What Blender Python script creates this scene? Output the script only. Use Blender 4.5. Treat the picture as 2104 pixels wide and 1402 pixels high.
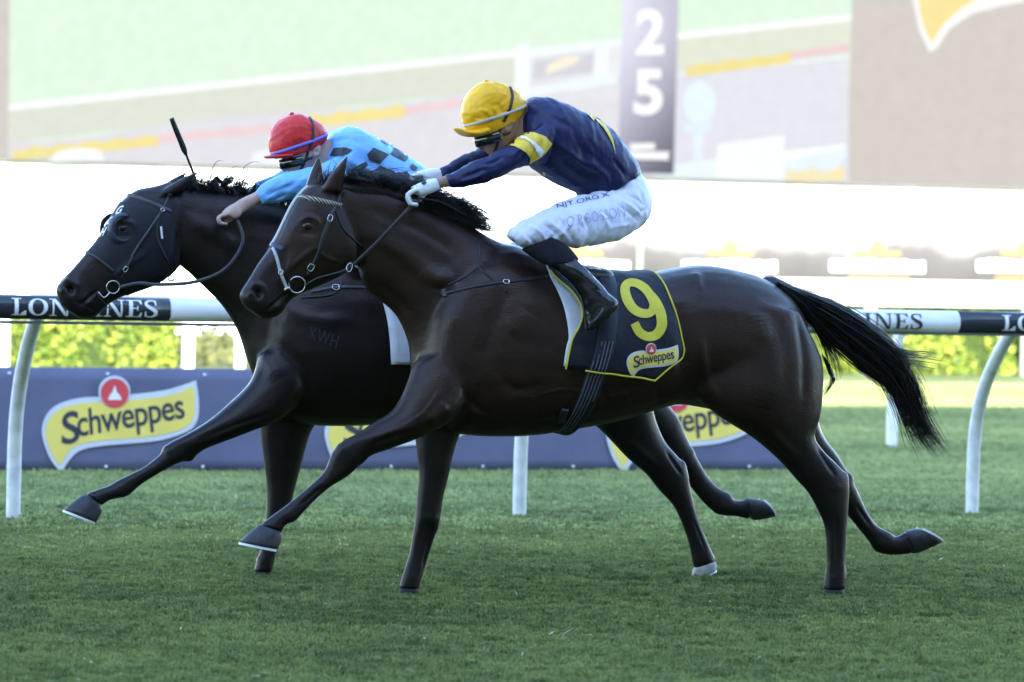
import bpy, bmesh, math, random
import numpy as np
from mathutils import Vector, Matrix
from mathutils.bvhtree import BVHTree

random.seed(7)
RNG = np.random.default_rng(7)
for _o in list(bpy.data.objects):
    bpy.data.objects.remove(_o)
SC = bpy.context.scene
COL = SC.collection

# ------------------------------------------------------------------ camera
FPX = 8000.0                     # focal length in pixels of the 2104 px wide photograph
CAM_H = 1.44
PITCH = math.atan((701 - 510) / FPX)
ROLL = math.radians(1.15)
FW = np.array([0, math.cos(PITCH), -math.sin(PITCH)])
_R0 = np.array([1.0, 0, 0])
_U0 = np.array([0, math.sin(PITCH), math.cos(PITCH)])
RT = math.cos(ROLL) * _R0 + math.sin(ROLL) * _U0
UP = -math.sin(ROLL) * _R0 + math.cos(ROLL) * _U0
EYE = np.array([0, 0, CAM_H])
cam = bpy.data.cameras.new('camera')
camo = bpy.data.objects.new('camera', cam)
COL.objects.link(camo)
cam.sensor_width = 36.0
cam.lens = 36.0 * FPX / 2104
cam.clip_start = 0.5
cam.clip_end = 2000
camo.matrix_world = Matrix(((RT[0], UP[0], -FW[0], EYE[0]), (RT[1], UP[1], -FW[1], EYE[1]),
                            (RT[2], UP[2], -FW[2], EYE[2]), (0, 0, 0, 1)))
cam.dof.use_dof = True
cam.dof.focus_distance = 16.2
cam.dof.aperture_fstop = 3.4
SC.camera = camo

# ------------------------------------------------------------------ light
SUN_EL = math.radians(25)
SUN_AZ = math.radians(172)       # measured from +Y towards +X: behind the camera
world = bpy.data.worlds.new('World')
SC.world = world
world.use_nodes = True
wn = world.node_tree.nodes
sky = wn.new('ShaderNodeTexSky')
sky.sky_type = 'NISHITA'
sky.sun_disc = False
sky.sun_elevation = SUN_EL
sky.sun_rotation = SUN_AZ
sky.air_density = 1.0
sky.dust_density = 0.6
sky.ozone_density = 2.6
wn['Background'].inputs['Strength'].default_value = 0.15
world.node_tree.links.new(sky.outputs[0], wn['Background'].inputs['Color'])
sun = bpy.data.lights.new('sun', 'SUN')
sun.energy = 3.0
sun.angle = math.radians(0.5)
sun.color = (1.0, 0.93, 0.82)
suno = bpy.data.objects.new('sun', sun)
COL.objects.link(suno)
sdir = Vector((math.sin(SUN_AZ) * math.cos(SUN_EL), math.cos(SUN_AZ) * math.cos(SUN_EL), math.sin(SUN_EL)))
suno.rotation_euler = sdir.to_track_quat('Z', 'Y').to_euler()
suno.location = (0, -30, 40)
SC.view_settings.view_transform = 'Standard'
SC.view_settings.look = 'None'
SC.view_settings.gamma = 1.0
SC.view_settings.use_curve_mapping = False
SC.view_settings.exposure = 3.0
EXPO = 2.0 ** SC.view_settings.exposure
SC.cycles.max_bounces = 6
SC.cycles.use_denoising = True

# ------------------------------------------------------------------ geometry helpers
def ray(px, py):
    d = FW + ((px - 1052.0) / FPX) * RT - ((py - 701.0) / FPX) * UP
    return d / np.linalg.norm(d)

def ground(px, py, z=0.0):
    d = ray(px, py)
    return EYE + d * ((z - EYE[2]) / d[2])

class Frame:
    """a vertical plane that stands on the ground: t runs along the track, n points away from the camera"""
    def __init__(self, origin, yaw_deg):
        a = math.radians(yaw_deg)
        self.o = np.array([origin[0], origin[1], 0.0])
        self.t = np.array([math.cos(a), math.sin(a), 0.0])
        self.n = np.array([-math.sin(a), math.cos(a), 0.0])
        self.z = np.array([0, 0, 1.0])
    def P(self, px, py, w=0.0):
        d = ray(px, py)
        p0 = self.o + self.n * w
        k = np.dot(p0 - EYE, self.n) / np.dot(d, self.n)
        return EYE + d * k
    def uzw(self, p):
        q = np.asarray(p) - self.o
        return np.stack([q @ self.t, q[..., 2], q @ self.n], axis=-1)
    def W(self, u, z, w=0.0):
        return self.o + self.t * u + self.n * w + self.z * z

def catmull(K, sub):
    K = np.asarray(K, float)
    if sub <= 1 or len(K) < 2: return K
    E = np.vstack([K[:1], K, K[-1:]])
    p0, p1, p2, p3 = (E[k:len(E) - 3 + k][:, None, :] for k in range(4))
    t = (np.arange(sub) / sub)[None, :, None]
    out = 0.5 * ((2 * p1) + (-p0 + p2) * t + (2 * p0 - 5 * p1 + 4 * p2 - p3) * t * t + (-p0 + 3 * p1 - 3 * p2 + p3) * t ** 3)
    return np.vstack([out.reshape(-1, K.shape[1]), K[-1:]])

def spow(x, e):
    return np.sign(x) * np.abs(x) ** e

def ring_faces(m, n, closed=True, cap=True):
    f = []
    for i in range(m - 1):
        for j in range(n if closed else n - 1):
            a = i * n + j; b = i * n + (j + 1) % n
            f.append((a, b, b + n, a + n))
    if cap and closed:
        f.append(tuple(range(n))[::-1])
        f.append(tuple((m - 1) * n + j for j in range(n)))
    return f

def loft(fr, secs, n=20, sub=4, p=2.0, inset=0.0):
    """secs: (ax, ay, bx, by, half width, lateral centre): two opposite outline pixels per section"""
    S = [tuple(s) + (0.0,) * (6 - len(s)) for s in secs]
    S = catmull(S, sub)
    V = []
    th = np.linspace(0, 2 * math.pi, n, endpoint=False)
    c = spow(np.cos(th), 2 / p); s = spow(np.sin(th), 2 / p)
    for ax, ay, bx, by, hw, wc in S:
        A = fr.P(ax, ay, wc); B = fr.P(bx, by, wc)
        C = (A + B) / 2; e1 = (A - B) / 2
        L = np.linalg.norm(e1)
        e1 = e1 / max(L, 1e-6) * max(L - inset, 0.004)
        e2 = fr.n * max(hw - inset, 0.004)
        V.append(C + np.outer(c, e1) + np.outer(s, e2))
    V = np.concatenate(V)
    return V, ring_faces(len(S), n)

def tube(pts, radii, n=10, sub=3, cap_round=True):
    pts = np.asarray(pts, float)
    if np.isscalar(radii): radii = [radii] * len(pts)
    K = catmull(np.column_stack([pts, radii]), sub)
    P, R = K[:, :3], K[:, 3]
    if cap_round:
        d0 = P[0] - P[1]; d0 /= max(np.linalg.norm(d0), 1e-9)
        d1 = P[-1] - P[-2]; d1 /= max(np.linalg.norm(d1), 1e-9)
        P = np.vstack([P[0] + d0 * R[0] * .9, P[0] + d0 * R[0] * .6, P, P[-1] + d1 * R[-1] * .6, P[-1] + d1 * R[-1] * .9])
        R = np.concatenate([[R[0] * .3, R[0] * .75], R, [R[-1] * .75, R[-1] * .3]])
    m = len(P)
    T = np.gradient(P, axis=0)
    T /= np.maximum(np.linalg.norm(T, axis=1, keepdims=True), 1e-9)
    ref = np.array([0, 0, 1.0]) if abs(T[0][2]) < 0.9 else np.array([1.0, 0, 0])
    x = np.cross(T[0], ref); x /= np.linalg.norm(x)
    th = np.linspace(0, 2 * math.pi, n, endpoint=False)
    V = []
    for i in range(m):
        x = x - T[i] * np.dot(x, T[i]); x /= max(np.linalg.norm(x), 1e-9)
        y = np.cross(T[i], x)
        V.append(P[i] + R[i] * (np.outer(np.cos(th), x) + np.outer(np.sin(th), y)))
    return np.concatenate(V), ring_faces(m, n)

def torus(c, ax1, ax2, R, r, n=24, k=8, arc=(0, 2 * math.pi), sy=1.0):
    full = abs(arc[1] - arc[0] - 2 * math.pi) < 1e-6
    th = np.linspace(arc[0], arc[1], n + 1)
    if full: th = th[:-1]
    ax1 = np.asarray(ax1) / np.linalg.norm(ax1); ax2 = np.asarray(ax2) / np.linalg.norm(ax2)
    ax3 = np.cross(ax1, ax2)
    V = []
    ph = np.linspace(0, 2 * math.pi, k, endpoint=False)
    for a in th:
        d = math.cos(a) * ax1 + sy * math.sin(a) * ax2
        dn = d / np.linalg.norm(d)
        V.append(np.asarray(c) + R * d + r * (np.outer(np.cos(ph), dn) + np.outer(np.sin(ph), ax3)))
    m = len(th)
    f = ring_faces(m, k, cap=not full)
    if full:
        for j in range(k):
            a = (m - 1) * k + j; b = (m - 1) * k + (j + 1) % k
            f.append((a, b, (j + 1) % k, j))
    return np.concatenate(V), f

def merge(parts):
    V, F, off = [], [], 0
    for v, f in parts:
        v = np.asarray(v)
        V.append(v)
        F += [tuple(i + off for i in q) for q in f]
        off += len(v)
    return np.concatenate(V), F

def box(c, e1, e2, e3):
    c = np.asarray(c, float); e1 = np.asarray(e1, float); e2 = np.asarray(e2, float); e3 = np.asarray(e3, float)
    V = [c + a * e1 + b * e2 + d * e3 for a in (-1, 1) for b in (-1, 1) for d in (-1, 1)]
    return np.array(V), [(0, 1, 3, 2), (4, 6, 7, 5), (0, 4, 5, 1), (2, 3, 7, 6), (0, 2, 6, 4), (1, 5, 7, 3)]

def ellipsoid(c, e1, e2, e3, nu=20, nv=12):
    V = []
    for i in range(1, nv):
        a = math.pi * i / nv
        for j in range(nu):
            b = 2 * math.pi * j / nu
            V.append(np.asarray(c) + math.cos(a) * np.asarray(e3) + math.sin(a) * (math.cos(b) * np.asarray(e1) + math.sin(b) * np.asarray(e2)))
    V.append(np.asarray(c) + np.asarray(e3)); V.append(np.asarray(c) - np.asarray(e3))
    F = ring_faces(nv - 1, nu, cap=False)
    t, b0 = len(V) - 2, len(V) - 1
    for j in range(nu):
        F.append((t, (j + 1) % nu, j)[::1])
        F.append((b0, (nv - 2) * nu + j, (nv - 2) * nu + (j + 1) % nu))
    return np.array(V), F

def mesh_data(name, V, F):
    me = bpy.data.meshes.new(name)
    me.from_pydata(np.asarray(V, float).tolist(), [], F)
    me.update()
    return me

def root(name, loc, label, cat, group=None):
    o = bpy.data.objects.new(name, None)
    o.empty_display_size = 0.2
    o.location = tuple(float(x) for x in loc)
    COL.objects.link(o)
    o['label'] = label; o['category'] = cat
    if group: o['group'] = group
    o['_b'] = [float(x) for x in loc]
    return o

def base_of(o):
    while o.parent is not None: o = o.parent
    return np.array(o.location)

def mk(name, V, F, mat, parent=None, smooth=True, label=None, cat=None, group=None, kind=None, fix=True, col=None):
    V = np.asarray(V, float)
    b = base_of(parent) if parent is not None else np.zeros(3)
    if parent is None and kind is None:
        b = np.array([V[:, 0].mean(), V[:, 1].mean(), V[:, 2].min()])
    me = mesh_data(name, V - b, F)
    if fix:
        bm = bmesh.new(); bm.from_mesh(me)
        bmesh.ops.recalc_face_normals(bm, faces=bm.faces)
        bm.to_mesh(me); bm.free()
    if smooth:
        me.polygons.foreach_set('use_smooth', [True] * len(me.polygons))
    if col is not None:
        at = me.color_attributes.new('Col', 'FLOAT_COLOR', 'POINT')
        c4 = np.ones((len(V), 4), np.float32); c4[:, :3] = col
        at.data.foreach_set('color', c4.ravel())
    if mat is not None: me.materials.append(mat)
    o = bpy.data.objects.new(name, me)
    COL.objects.link(o)
    if parent is not None:
        o.parent = parent
    else:
        o.location = tuple(b)
    if label: o['label'] = label
    if cat: o['category'] = cat
    if group: o['group'] = group
    if kind: o['kind'] = kind
    return o

def remesh(parts, voxel, smooth_it=6, lam=0.5):
    V, F = merge(parts)
    me = mesh_data('tmp', V, F)
    bm = bmesh.new(); bm.from_mesh(me)
    bmesh.ops.recalc_face_normals(bm, faces=bm.faces)
    bm.to_mesh(me); bm.free()
    ob = bpy.data.objects.new('tmp', me)
    COL.objects.link(ob)
    md = ob.modifiers.new('r', 'REMESH')
    md.mode = 'VOXEL'; md.voxel_size = voxel; md.adaptivity = 0.0
    dg = bpy.context.evaluated_depsgraph_get()
    ev = ob.evaluated_get(dg)
    m2 = ev.to_mesh()
    n = len(m2.vertices)
    co = np.empty(n * 3, np.float32); m2.vertices.foreach_get('co', co); co = co.reshape(-1, 3).astype(float)
    ne = len(m2.edges)
    ed = np.empty(ne * 2, np.int32); m2.edges.foreach_get('vertices', ed); ed = ed.reshape(-1, 2)
    npol = len(m2.polygons)
    tot = np.empty(npol, np.int32); m2.polygons.foreach_get('loop_total', tot)
    li = np.empty(len(m2.loops), np.int32); m2.loops.foreach_get('vertex_index', li)
    F2, k = [], 0
    lil = li.tolist()
    for t in tot.tolist():
        F2.append(tuple(lil[k:k + t])); k += t
    ev.to_mesh_clear()
    bpy.data.objects.remove(ob); bpy.data.meshes.remove(me)
    S = Sculpt(co, F2, ed)
    S.smooth(smooth_it, lam)
    return S

class Sculpt:
    def __init__(self, V, F, E):
        self.V, self.F, self.E = V, F, E
        self.deg = np.bincount(E.ravel(), minlength=len(V)).astype(float)
        self._bvh = None
        self._N = None
        self.Q = np.array([f if len(f) == 4 else (f[0], f[1], f[2], f[2]) for f in F])
    def lap(self, X):
        A = np.empty_like(X)
        for k in range(X.shape[1]):
            A[:, k] = np.bincount(self.E[:, 0], X[self.E[:, 1], k], len(X)) + np.bincount(self.E[:, 1], X[self.E[:, 0], k], len(X))
        return A / self.deg[:, None] - X
    def smooth(self, it, lam=0.5, mask=None):
        for _ in range(it):
            d = lam * self.lap(self.V)
            self.V = self.V + (d if mask is None else d * mask[:, None])
        self._bvh = None; self._N = None
    def normals(self):
        Q = self.Q
        N = np.zeros_like(self.V)
        fn = np.cross(self.V[Q[:, 2]] - self.V[Q[:, 0]], self.V[Q[:, 3]] - self.V[Q[:, 1]])
        for k in range(4): 
            for c in range(3):
                N[:, c] += np.bincount(Q[:, k], fn[:, c], len(N))
        return N / np.maximum(np.linalg.norm(N, axis=1, keepdims=True), 1e-12)
    def bvh(self):
        if self._bvh is None:
            self._bvh = BVHTree.FromPolygons(self.V.tolist(), self.F)
        return self._bvh
    def hit(self, px, py):
        h = self.bvh().ray_cast(Vector(EYE), Vector(ray(px, py)))
        return (None, None) if h[0] is None else (np.array(h[0]), np.array(h[1]))
    def cast(self, o, d):
        h = self.bvh().ray_cast(Vector(o), Vector(d))
        return (None, None) if h[0] is None else (np.array(h[0]), np.array(h[1]))
    def stroke(self, pts, rad, amt, mirror=None):
        """push (amt>0) or press (amt<0) the surface along a line of photograph pixels; rad, amt in metres"""
        K = np.asarray(pts, float)
        if len(K) > 1:
            K = catmull(K, 10)
        C = [c for c in (self.hit(q[0], q[1])[0] for q in K) if c is not None]
        if not C: return
        C = np.array(C)
        if len(C) > 1:                                   # even, dense samples along the line
            d = np.concatenate([[0], np.cumsum(np.linalg.norm(np.diff(C, axis=0), axis=1))])
            t = np.linspace(0, d[-1], max(2, int(d[-1] / (rad * .25)) + 1))
            C = np.column_stack([np.interp(t, d, C[:, k]) for k in range(3)])
        sets = [C]
        if mirror is not None:
            sets.append(C - 2 * np.outer((C - mirror.o) @ mirror.n, mirror.n))
        N = self.normals() if self._N is None else self._N
        self._N = N
        for C in sets:
            lo, hi = C.min(0) - 1.6 * rad, C.max(0) + 1.6 * rad
            ix = np.nonzero(((self.V > lo) & (self.V < hi)).all(1))[0]
            if len(ix) == 0: continue
            X = self.V[ix]
            d2 = np.full(len(ix), 1e9); tt = np.zeros(len(ix))
            for k, c in enumerate(C):
                e = ((X - c) ** 2).sum(1)
                up = e < d2
                d2[up] = e[up]; tt[up] = k
            fade = 1.0
            if len(C) > 2:
                u = tt / (len(C) - 1)
                fade = np.minimum(1, np.minimum(u, 1 - u) / .22 * .75 + .25)
            self.V[ix] = X + N[ix] * (amt * np.exp(-d2 / (0.5 * rad * rad)) * fade)[:, None]

def ribbon(P, N, width, thick, side=None, closed=False):
    P = np.asarray(P, float); N = np.asarray(N, float)
    m = len(P)
    T = np.roll(P, -1, 0) - np.roll(P, 1, 0) if closed else np.gradient(P, axis=0)
    T /= np.maximum(np.linalg.norm(T, axis=1, keepdims=True), 1e-9)
    N = N - T * (N * T).sum(1, keepdims=True)
    N /= np.maximum(np.linalg.norm(N, axis=1, keepdims=True), 1e-9)
    B = np.cross(T, N)
    w = (np.ones(m) * width if np.isscalar(width) else np.asarray(width))[:, None] / 2
    e = w * 0.82
    V = np.stack([P - B * w + N * thick * .15, P - B * e + N * thick, P + B * e + N * thick, P + B * w + N * thick * .15, P + B * e - N * .002, P - B * e - N * .002], 1).reshape(-1, 3)
    F = ring_faces(m, 6, cap=not closed)
    if closed:
        for j in range(6):
            a = (m - 1) * 6 + j; b = (m - 1) * 6 + (j + 1) % 6
            F.append((a, b, (j + 1) % 6, j))
    return V, F

def smooth_line(A, it=3, closed=False):
    A = np.asarray(A, float).copy()
    for _ in range(it):
        B = A.copy()
        if closed:
            A = 0.25 * np.roll(B, 1, 0) + 0.5 * B + 0.25 * np.roll(B, -1, 0)
        else:
            A[1:-1] = 0.25 * B[:-2] + 0.5 * B[1:-1] + 0.25 * B[2:]
    return A

def strap(S, pix, width, thick, sub=8, it=3):
    """a flat strap lying on the sculpted surface along photograph pixels"""
    P, N = [], []
    for q in catmull(pix, sub):
        p, n = S.hit(q[0], q[1])
        if p is not None:
            P.append(p); N.append(n)
    return ribbon(smooth_line(P, it), smooth_line(N, 6), width, thick)

def loop_line(S, fr, A, B, th0=0.0, th1=360.0, n=48, wc=0.0, it=3, lift=0.0):
    """the line where the plane through pixels A, B (and the lateral axis) meets the surface; theta 0 at A, 90 = near side"""
    a = fr.P(*A, wc); b = fr.P(*B, wc)
    C = (a + b) / 2; e1 = a - b; e1 /= np.linalg.norm(e1)
    full = abs(th1 - th0) >= 359.9
    P, N = [], []
    for th in np.linspace(math.radians(th0), math.radians(th1), n, endpoint=not full):
        d = math.cos(th) * e1 - math.sin(th) * fr.n
        p, nn = S.cast(C + d * 0.55, -d)
        if p is None: continue
        P.append(p + d * lift); N.append(d)
    return smooth_line(P, it, full), smooth_line(N, 4, full), full

def loop_strap(S, fr, A, B, width, thick, th0=0.0, th1=360.0, n=48, wc=0.0, it=3):
    P, N, full = loop_line(S, fr, A, B, th0, th1, n, wc, it)
    return ribbon(P, N, width, thick, closed=full)

# ---- flat shapes (polygons, letters) refined and laid onto planes or sculpted surfaces
def refine(V2, F, maxlen):
    bm = bmesh.new()
    vs = [bm.verts.new((float(x), float(y), 0)) for x, y in V2]
    for f in F:
        try: bm.faces.new([vs[i] for i in f])
        except ValueError: pass
    bmesh.ops.triangulate(bm, faces=bm.faces[:])
    for _ in range(7):
        es = [e for e in bm.edges if e.calc_length() > maxlen]
        if not es: break
        bmesh.ops.subdivide_edges(bm, edges=es, cuts=1)
        bmesh.ops.triangulate(bm, faces=[f for f in bm.faces if len(f.verts) > 3])
    bm.verts.index_update()
    V = np.array([v.co[:2] for v in bm.verts]); Fo = [tuple(v.index for v in f.verts) for f in bm.faces]
    bm.free()
    return V, Fo

def poly2d(pts, maxlen):
    return refine(pts, [tuple(range(len(pts)))], maxlen)

def text2d(s, bold=0.0, shear=0.0, spacing=1.0):
    cu = bpy.data.curves.new('t', 'FONT')
    cu.body = s; cu.offset = bold; cu.shear = shear; cu.space_character = spacing
    cu.resolution_u = 5; cu.fill_mode = 'FRONT'
    ob = bpy.data.objects.new('t', cu); COL.objects.link(ob)
    dg = bpy.context.evaluated_depsgraph_get()
    me = ob.evaluated_get(dg).to_mesh()
    V = np.array([v.co[:2] for v in me.vertices]); F = [tuple(p.vertices) for p in me.polygons]
    ob.evaluated_get(dg).to_mesh_clear()
    bpy.data.objects.remove(ob); bpy.data.curves.remove(cu)
    V = V - V.min(0)
    return V / V.max(0), F           # unit box, y up

def lay(S, V2, F, off, miss=None):
    """project pixel-space shape onto the sculpted surface, lifted by off"""
    out = np.zeros((len(V2), 3)); ok = np.zeros(len(V2), bool)
    for i, (x, y) in enumerate(V2):
        p, n = S.hit(x, y)
        if p is not None:
            if np.dot(n, ray(x, y)) > 0: n = -n
            out[i] = p + n * off - ray(x, y) * off * .5; ok[i] = True
    F = [f for f in F if all(ok[i] for i in f)]
    used = sorted({i for f in F for i in f})
    mp = {i: k for k, i in enumerate(used)}
    return out[used], [tuple(mp[i] for i in f) for f in F]

def quad_map(V, c00, c10, c01, c11):
    """unit box -> pixel quad (c00 bottom left, c10 bottom right, c01 top left, c11 top right)"""
    u = V[:, :1]; v = V[:, 1:2]
    c00, c10, c01, c11 = map(np.array, (c00, c10, c01, c11))
    return (1 - u) * (1 - v) * c00 + u * (1 - v) * c10 + (1 - u) * v * c01 + u * v * c11

# ------------------------------------------------------------------ materials
def srgb(r, g, b):
    def f(c):
        c /= 255.0
        return c / 12.92 if c <= 0.04045 else ((c + 0.055) / 1.055) ** 2.4
    return (f(r), f(g), f(b))

def mat(name, col, rough=0.6, spec=0.4, noise=0.0, nscale=8.0, bump=0.0, bscale=40.0, sheen=0.0, metal=0.0,
        attr=False, stretch=(1, 1, 1), emit=None, estr=1.0, coat=0.0, col2=None, trans=0.0, bdist=0.01):
    m = bpy.data.materials.new(name); m.use_nodes = True
    nt = m.node_tree; b = nt.nodes['Principled BSDF']; L = nt.links
    b.inputs['Base Color'].default_value = (*col, 1)
    b.inputs['Roughness'].default_value = rough
    b.inputs['Specular IOR Level'].default_value = spec
    b.inputs['Metallic'].default_value = metal
    b.inputs['Sheen Weight'].default_value = sheen
    b.inputs['Coat Weight'].default_value = coat
    if emit is not None:
        b.inputs['Emission Color'].default_value = (*emit, 1)
        b.inputs['Emission Strength'].default_value = estr
    tc = nt.nodes.new('ShaderNodeTexCoord'); mp = nt.nodes.new('ShaderNodeMapping')
    mp.inputs['Scale'].default_value = stretch
    L.new(tc.outputs['Object'], mp.inputs['Vector'])
    src = None
    if attr:
        a = nt.nodes.new('ShaderNodeVertexColor'); a.layer_name = 'Col'; src = a.outputs['Color']
    if noise > 0 or col2 is not None:
        nz = nt.nodes.new('ShaderNodeTexNoise'); nz.inputs['Scale'].default_value = nscale; nz.inputs['Detail'].default_value = 5
        L.new(mp.outputs['Vector'], nz.inputs['Vector'])
        mx = nt.nodes.new('ShaderNodeMix'); mx.data_type = 'RGBA'
        if col2 is not None:
            cr = nt.nodes.new('ShaderNodeValToRGB')
            cr.color_ramp.elements[0].position = 0.38; cr.color_ramp.elements[1].position = 0.62
            L.new(nz.outputs['Fac'], cr.inputs['Fac']); L.new(cr.outputs['Color'], mx.inputs['Factor'])
            mx.inputs['A'].default_value = (*col, 1); mx.inputs['B'].default_value = (*col2, 1)
        else:
            mx.blend_type = 'MULTIPLY'; mx.inputs['Factor'].default_value = 1.0
            mr = nt.nodes.new('ShaderNodeMapRange')
            mr.inputs['From Min'].default_value = 0.3; mr.inputs['From Max'].default_value = 0.7
            mr.inputs['To Min'].default_value = 1 - noise; mr.inputs['To Max'].default_value = 1 + noise
            L.new(nz.outputs['Fac'], mr.inputs['Value'])
            if src is None: mx.inputs['A'].default_value = (*col, 1)
            else: L.new(src, mx.inputs['A'])
            L.new(mr.outputs['Result'], mx.inputs['B'])
        src = mx.outputs['Result']
    if src is not None: L.new(src, b.inputs['Base Color'])
    if bump > 0:
        n2 = nt.nodes.new('ShaderNodeTexNoise'); n2.inputs['Scale'].default_value = bscale; n2.inputs['Detail'].default_value = 4
        L.new(mp.outputs['Vector'], n2.inputs['Vector'])
        bp = nt.nodes.new('ShaderNodeBump'); bp.inputs['Strength'].default_value = bump; bp.inputs['Distance'].default_value = bdist
        L.new(n2.outputs['Fac'], bp.inputs['Height']); L.new(bp.outputs['Normal'], b.inputs['Normal'])
    return m

M = {}
# ================================================================== setting
YAW = 20.0
T_TRACK = np.array([math.cos(math.radians(YAW)), math.sin(math.radians(YAW)), 0])
N_TRACK = np.array([-math.sin(math.radians(YAW)), math.cos(math.radians(YAW)), 0])

# ---- turf
def turf_material(name, dark, light, blade=False):
    m = bpy.data.materials.new(name); m.use_nodes = True
    nt = m.node_tree; b = nt.nodes['Principled BSDF']; L = nt.links
    geo = nt.nodes.new('ShaderNodeNewGeometry')
    n1 = nt.nodes.new('ShaderNodeTexNoise'); n1.inputs['Scale'].default_value = 1.3; n1.inputs['Detail'].default_value = 4
    n2 = nt.nodes.new('ShaderNodeTexNoise'); n2.inputs['Scale'].default_value = 14; n2.inputs['Detail'].default_value = 3
    L.new(geo.outputs['Position'], n1.inputs['Vector']); L.new(geo.outputs['Position'], n2.inputs['Vector'])
    ad = nt.nodes.new('ShaderNodeMath'); ad.operation = 'ADD'
    am = nt.nodes.new('ShaderNodeMath'); am.operation = 'MULTIPLY_ADD'; am.inputs[1].default_value = 1.7; am.inputs[2].default_value = -0.35
    L.new(n2.outputs['Fac'], am.inputs[0])
    L.new(n1.outputs['Fac'], ad.inputs[0]); L.new(am.outputs[0], ad.inputs[1])
    # mowing bands: stripes across the track direction
    sep = nt.nodes.new('ShaderNodeVectorMath'); sep.operation = 'DOT_PRODUCT'
    sep.inputs[1].default_value = tuple(N_TRACK)
    L.new(geo.outputs['Position'], sep.inputs[0])
    wv = nt.nodes.new('ShaderNodeMath'); wv.operation = 'SINE'
    ml = nt.nodes.new('ShaderNodeMath'); ml.operation = 'MULTIPLY'; ml.inputs[1].default_value = 1.15
    L.new(sep.outputs['Value'], ml.inputs[0]); L.new(ml.outputs[0], wv.inputs[0])
    m3 = nt.nodes.new('ShaderNodeMath'); m3.operation = 'MULTIPLY_ADD'; m3.inputs[1].default_value = 0.10
    L.new(wv.outputs[0], m3.inputs[0]); L.new(ad.outputs[0], m3.inputs[2])
    last = m3
    if blade:
        oi = nt.nodes.new('ShaderNodeObjectInfo')
        m4 = nt.nodes.new('ShaderNodeMath'); m4.operation = 'MULTIPLY_ADD'; m4.inputs[1].default_value = 0.30
        L.new(oi.outputs['Random'], m4.inputs[0]); L.new(m3.outputs[0], m4.inputs[2])
        m5 = nt.nodes.new('ShaderNodeMath'); m5.operation = 'SUBTRACT'; m5.inputs[1].default_value = 0.15
        L.new(m4.outputs[0], m5.inputs[0]); last = m5
    cr = nt.nodes.new('ShaderNodeValToRGB')
    cr.color_ramp.elements[0].position = 0.66; cr.color_ramp.elements[0].color = (*dark, 1)
    cr.color_ramp.elements[1].position = 1.32; cr.color_ramp.elements[1].color = (*light, 1)
    mr = nt.nodes.new('ShaderNodeMapRange')
    mr.inputs['From Min'].default_value = 0.0; mr.inputs['From Max'].default_value = 2.0
    cr.color_ramp.elements[0].position = 0.33; cr.color_ramp.elements[1].position = 0.66
    L.new(last.outputs[0], mr.inputs['Value']); L.new(mr.outputs['Result'], cr.inputs['Fac'])
    L.new(cr.outputs['Color'], b.inputs['Base Color'])
    b.inputs['Roughness'].default_value = 0.6
    b.inputs['Specular IOR Level'].default_value = 0.25
    if blade:
        tr = nt.nodes.new('ShaderNodeBsdfTranslucent'); L.new(cr.outputs['Color'], tr.inputs['Color'])
        ms = nt.nodes.new('ShaderNodeMixShader'); ms.inputs['Fac'].default_value = 0.38
        out = nt.nodes['Material Output']
        L.new(b.outputs[0], ms.inputs[1]); L.new(tr.outputs[0], ms.inputs[2]); L.new(ms.outputs[0], out.inputs['Surface'])
    else:
        n3 = nt.nodes.new('ShaderNodeTexNoise'); n3.inputs['Scale'].default_value = 90; n3.inputs['Detail'].default_value = 3
        L.new(geo.outputs['Position'], n3.inputs['Vector'])
        bp = nt.nodes.new('ShaderNodeBump'); bp.inputs['Strength'].default_value = 0.6; bp.inputs['Distance'].default_value = 0.03
        L.new(n3.outputs['Fac'], bp.inputs['Height']); L.new(bp.outputs['Normal'], b.inputs['Normal'])
    return m

M['turf'] = turf_material('turf', (0.062, 0.086, 0.025), (0.17, 0.20, 0.058))
M['blade'] = turf_material('grass_blade', (0.105, 0.138, 0.040), (0.285, 0.325, 0.10), True)
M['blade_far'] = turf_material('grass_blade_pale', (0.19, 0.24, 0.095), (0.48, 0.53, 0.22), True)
mk('ground', [(-400, -200, 0), (400, -200, 0), (400, 900, 0), (-400, 900, 0)], [(0, 1, 2, 3)], M['turf'], smooth=False, kind='structure', fix=False)

def tuft(nb, h, spread, seed, wid=0.0045, mt='blade'):
    r = random.Random(seed); V, F = [], []
    for i in range(nb):
        a = r.uniform(0, 6.283); rr = spread * math.sqrt(r.random())
        x, y = rr * math.cos(a), rr * math.sin(a)
        hh = h * r.uniform(0.45, 1.15); ln = r.uniform(0.15, 0.9) * hh; b = r.uniform(0, 6.283)
        fx, fy = math.cos(b) * ln, math.sin(b) * ln
        sx, sy = -math.sin(b + r.uniform(-1, 1)) * wid, math.cos(b) * wid
        k = len(V)
        V += [(x - sx, y - sy, -0.004), (x + sx, y + sy, -0.004), (x + sx * .8 + fx * .35, y + sy * .8 + fy * .35, hh * .6),
              (x - sx * .8 + fx * .35, y - sy * .8 + fy * .35, hh * .6), (x + fx, y + fy, hh)]
        F += [(k, k + 1, k + 2, k + 3), (k + 3, k + 2, k + 4)]
    me = mesh_data('grass_tuft', V, F); me.materials.append(M[mt])
    return bpy.data.objects.new('grass_tuft', me)          # source only: never linked to the scene

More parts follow.
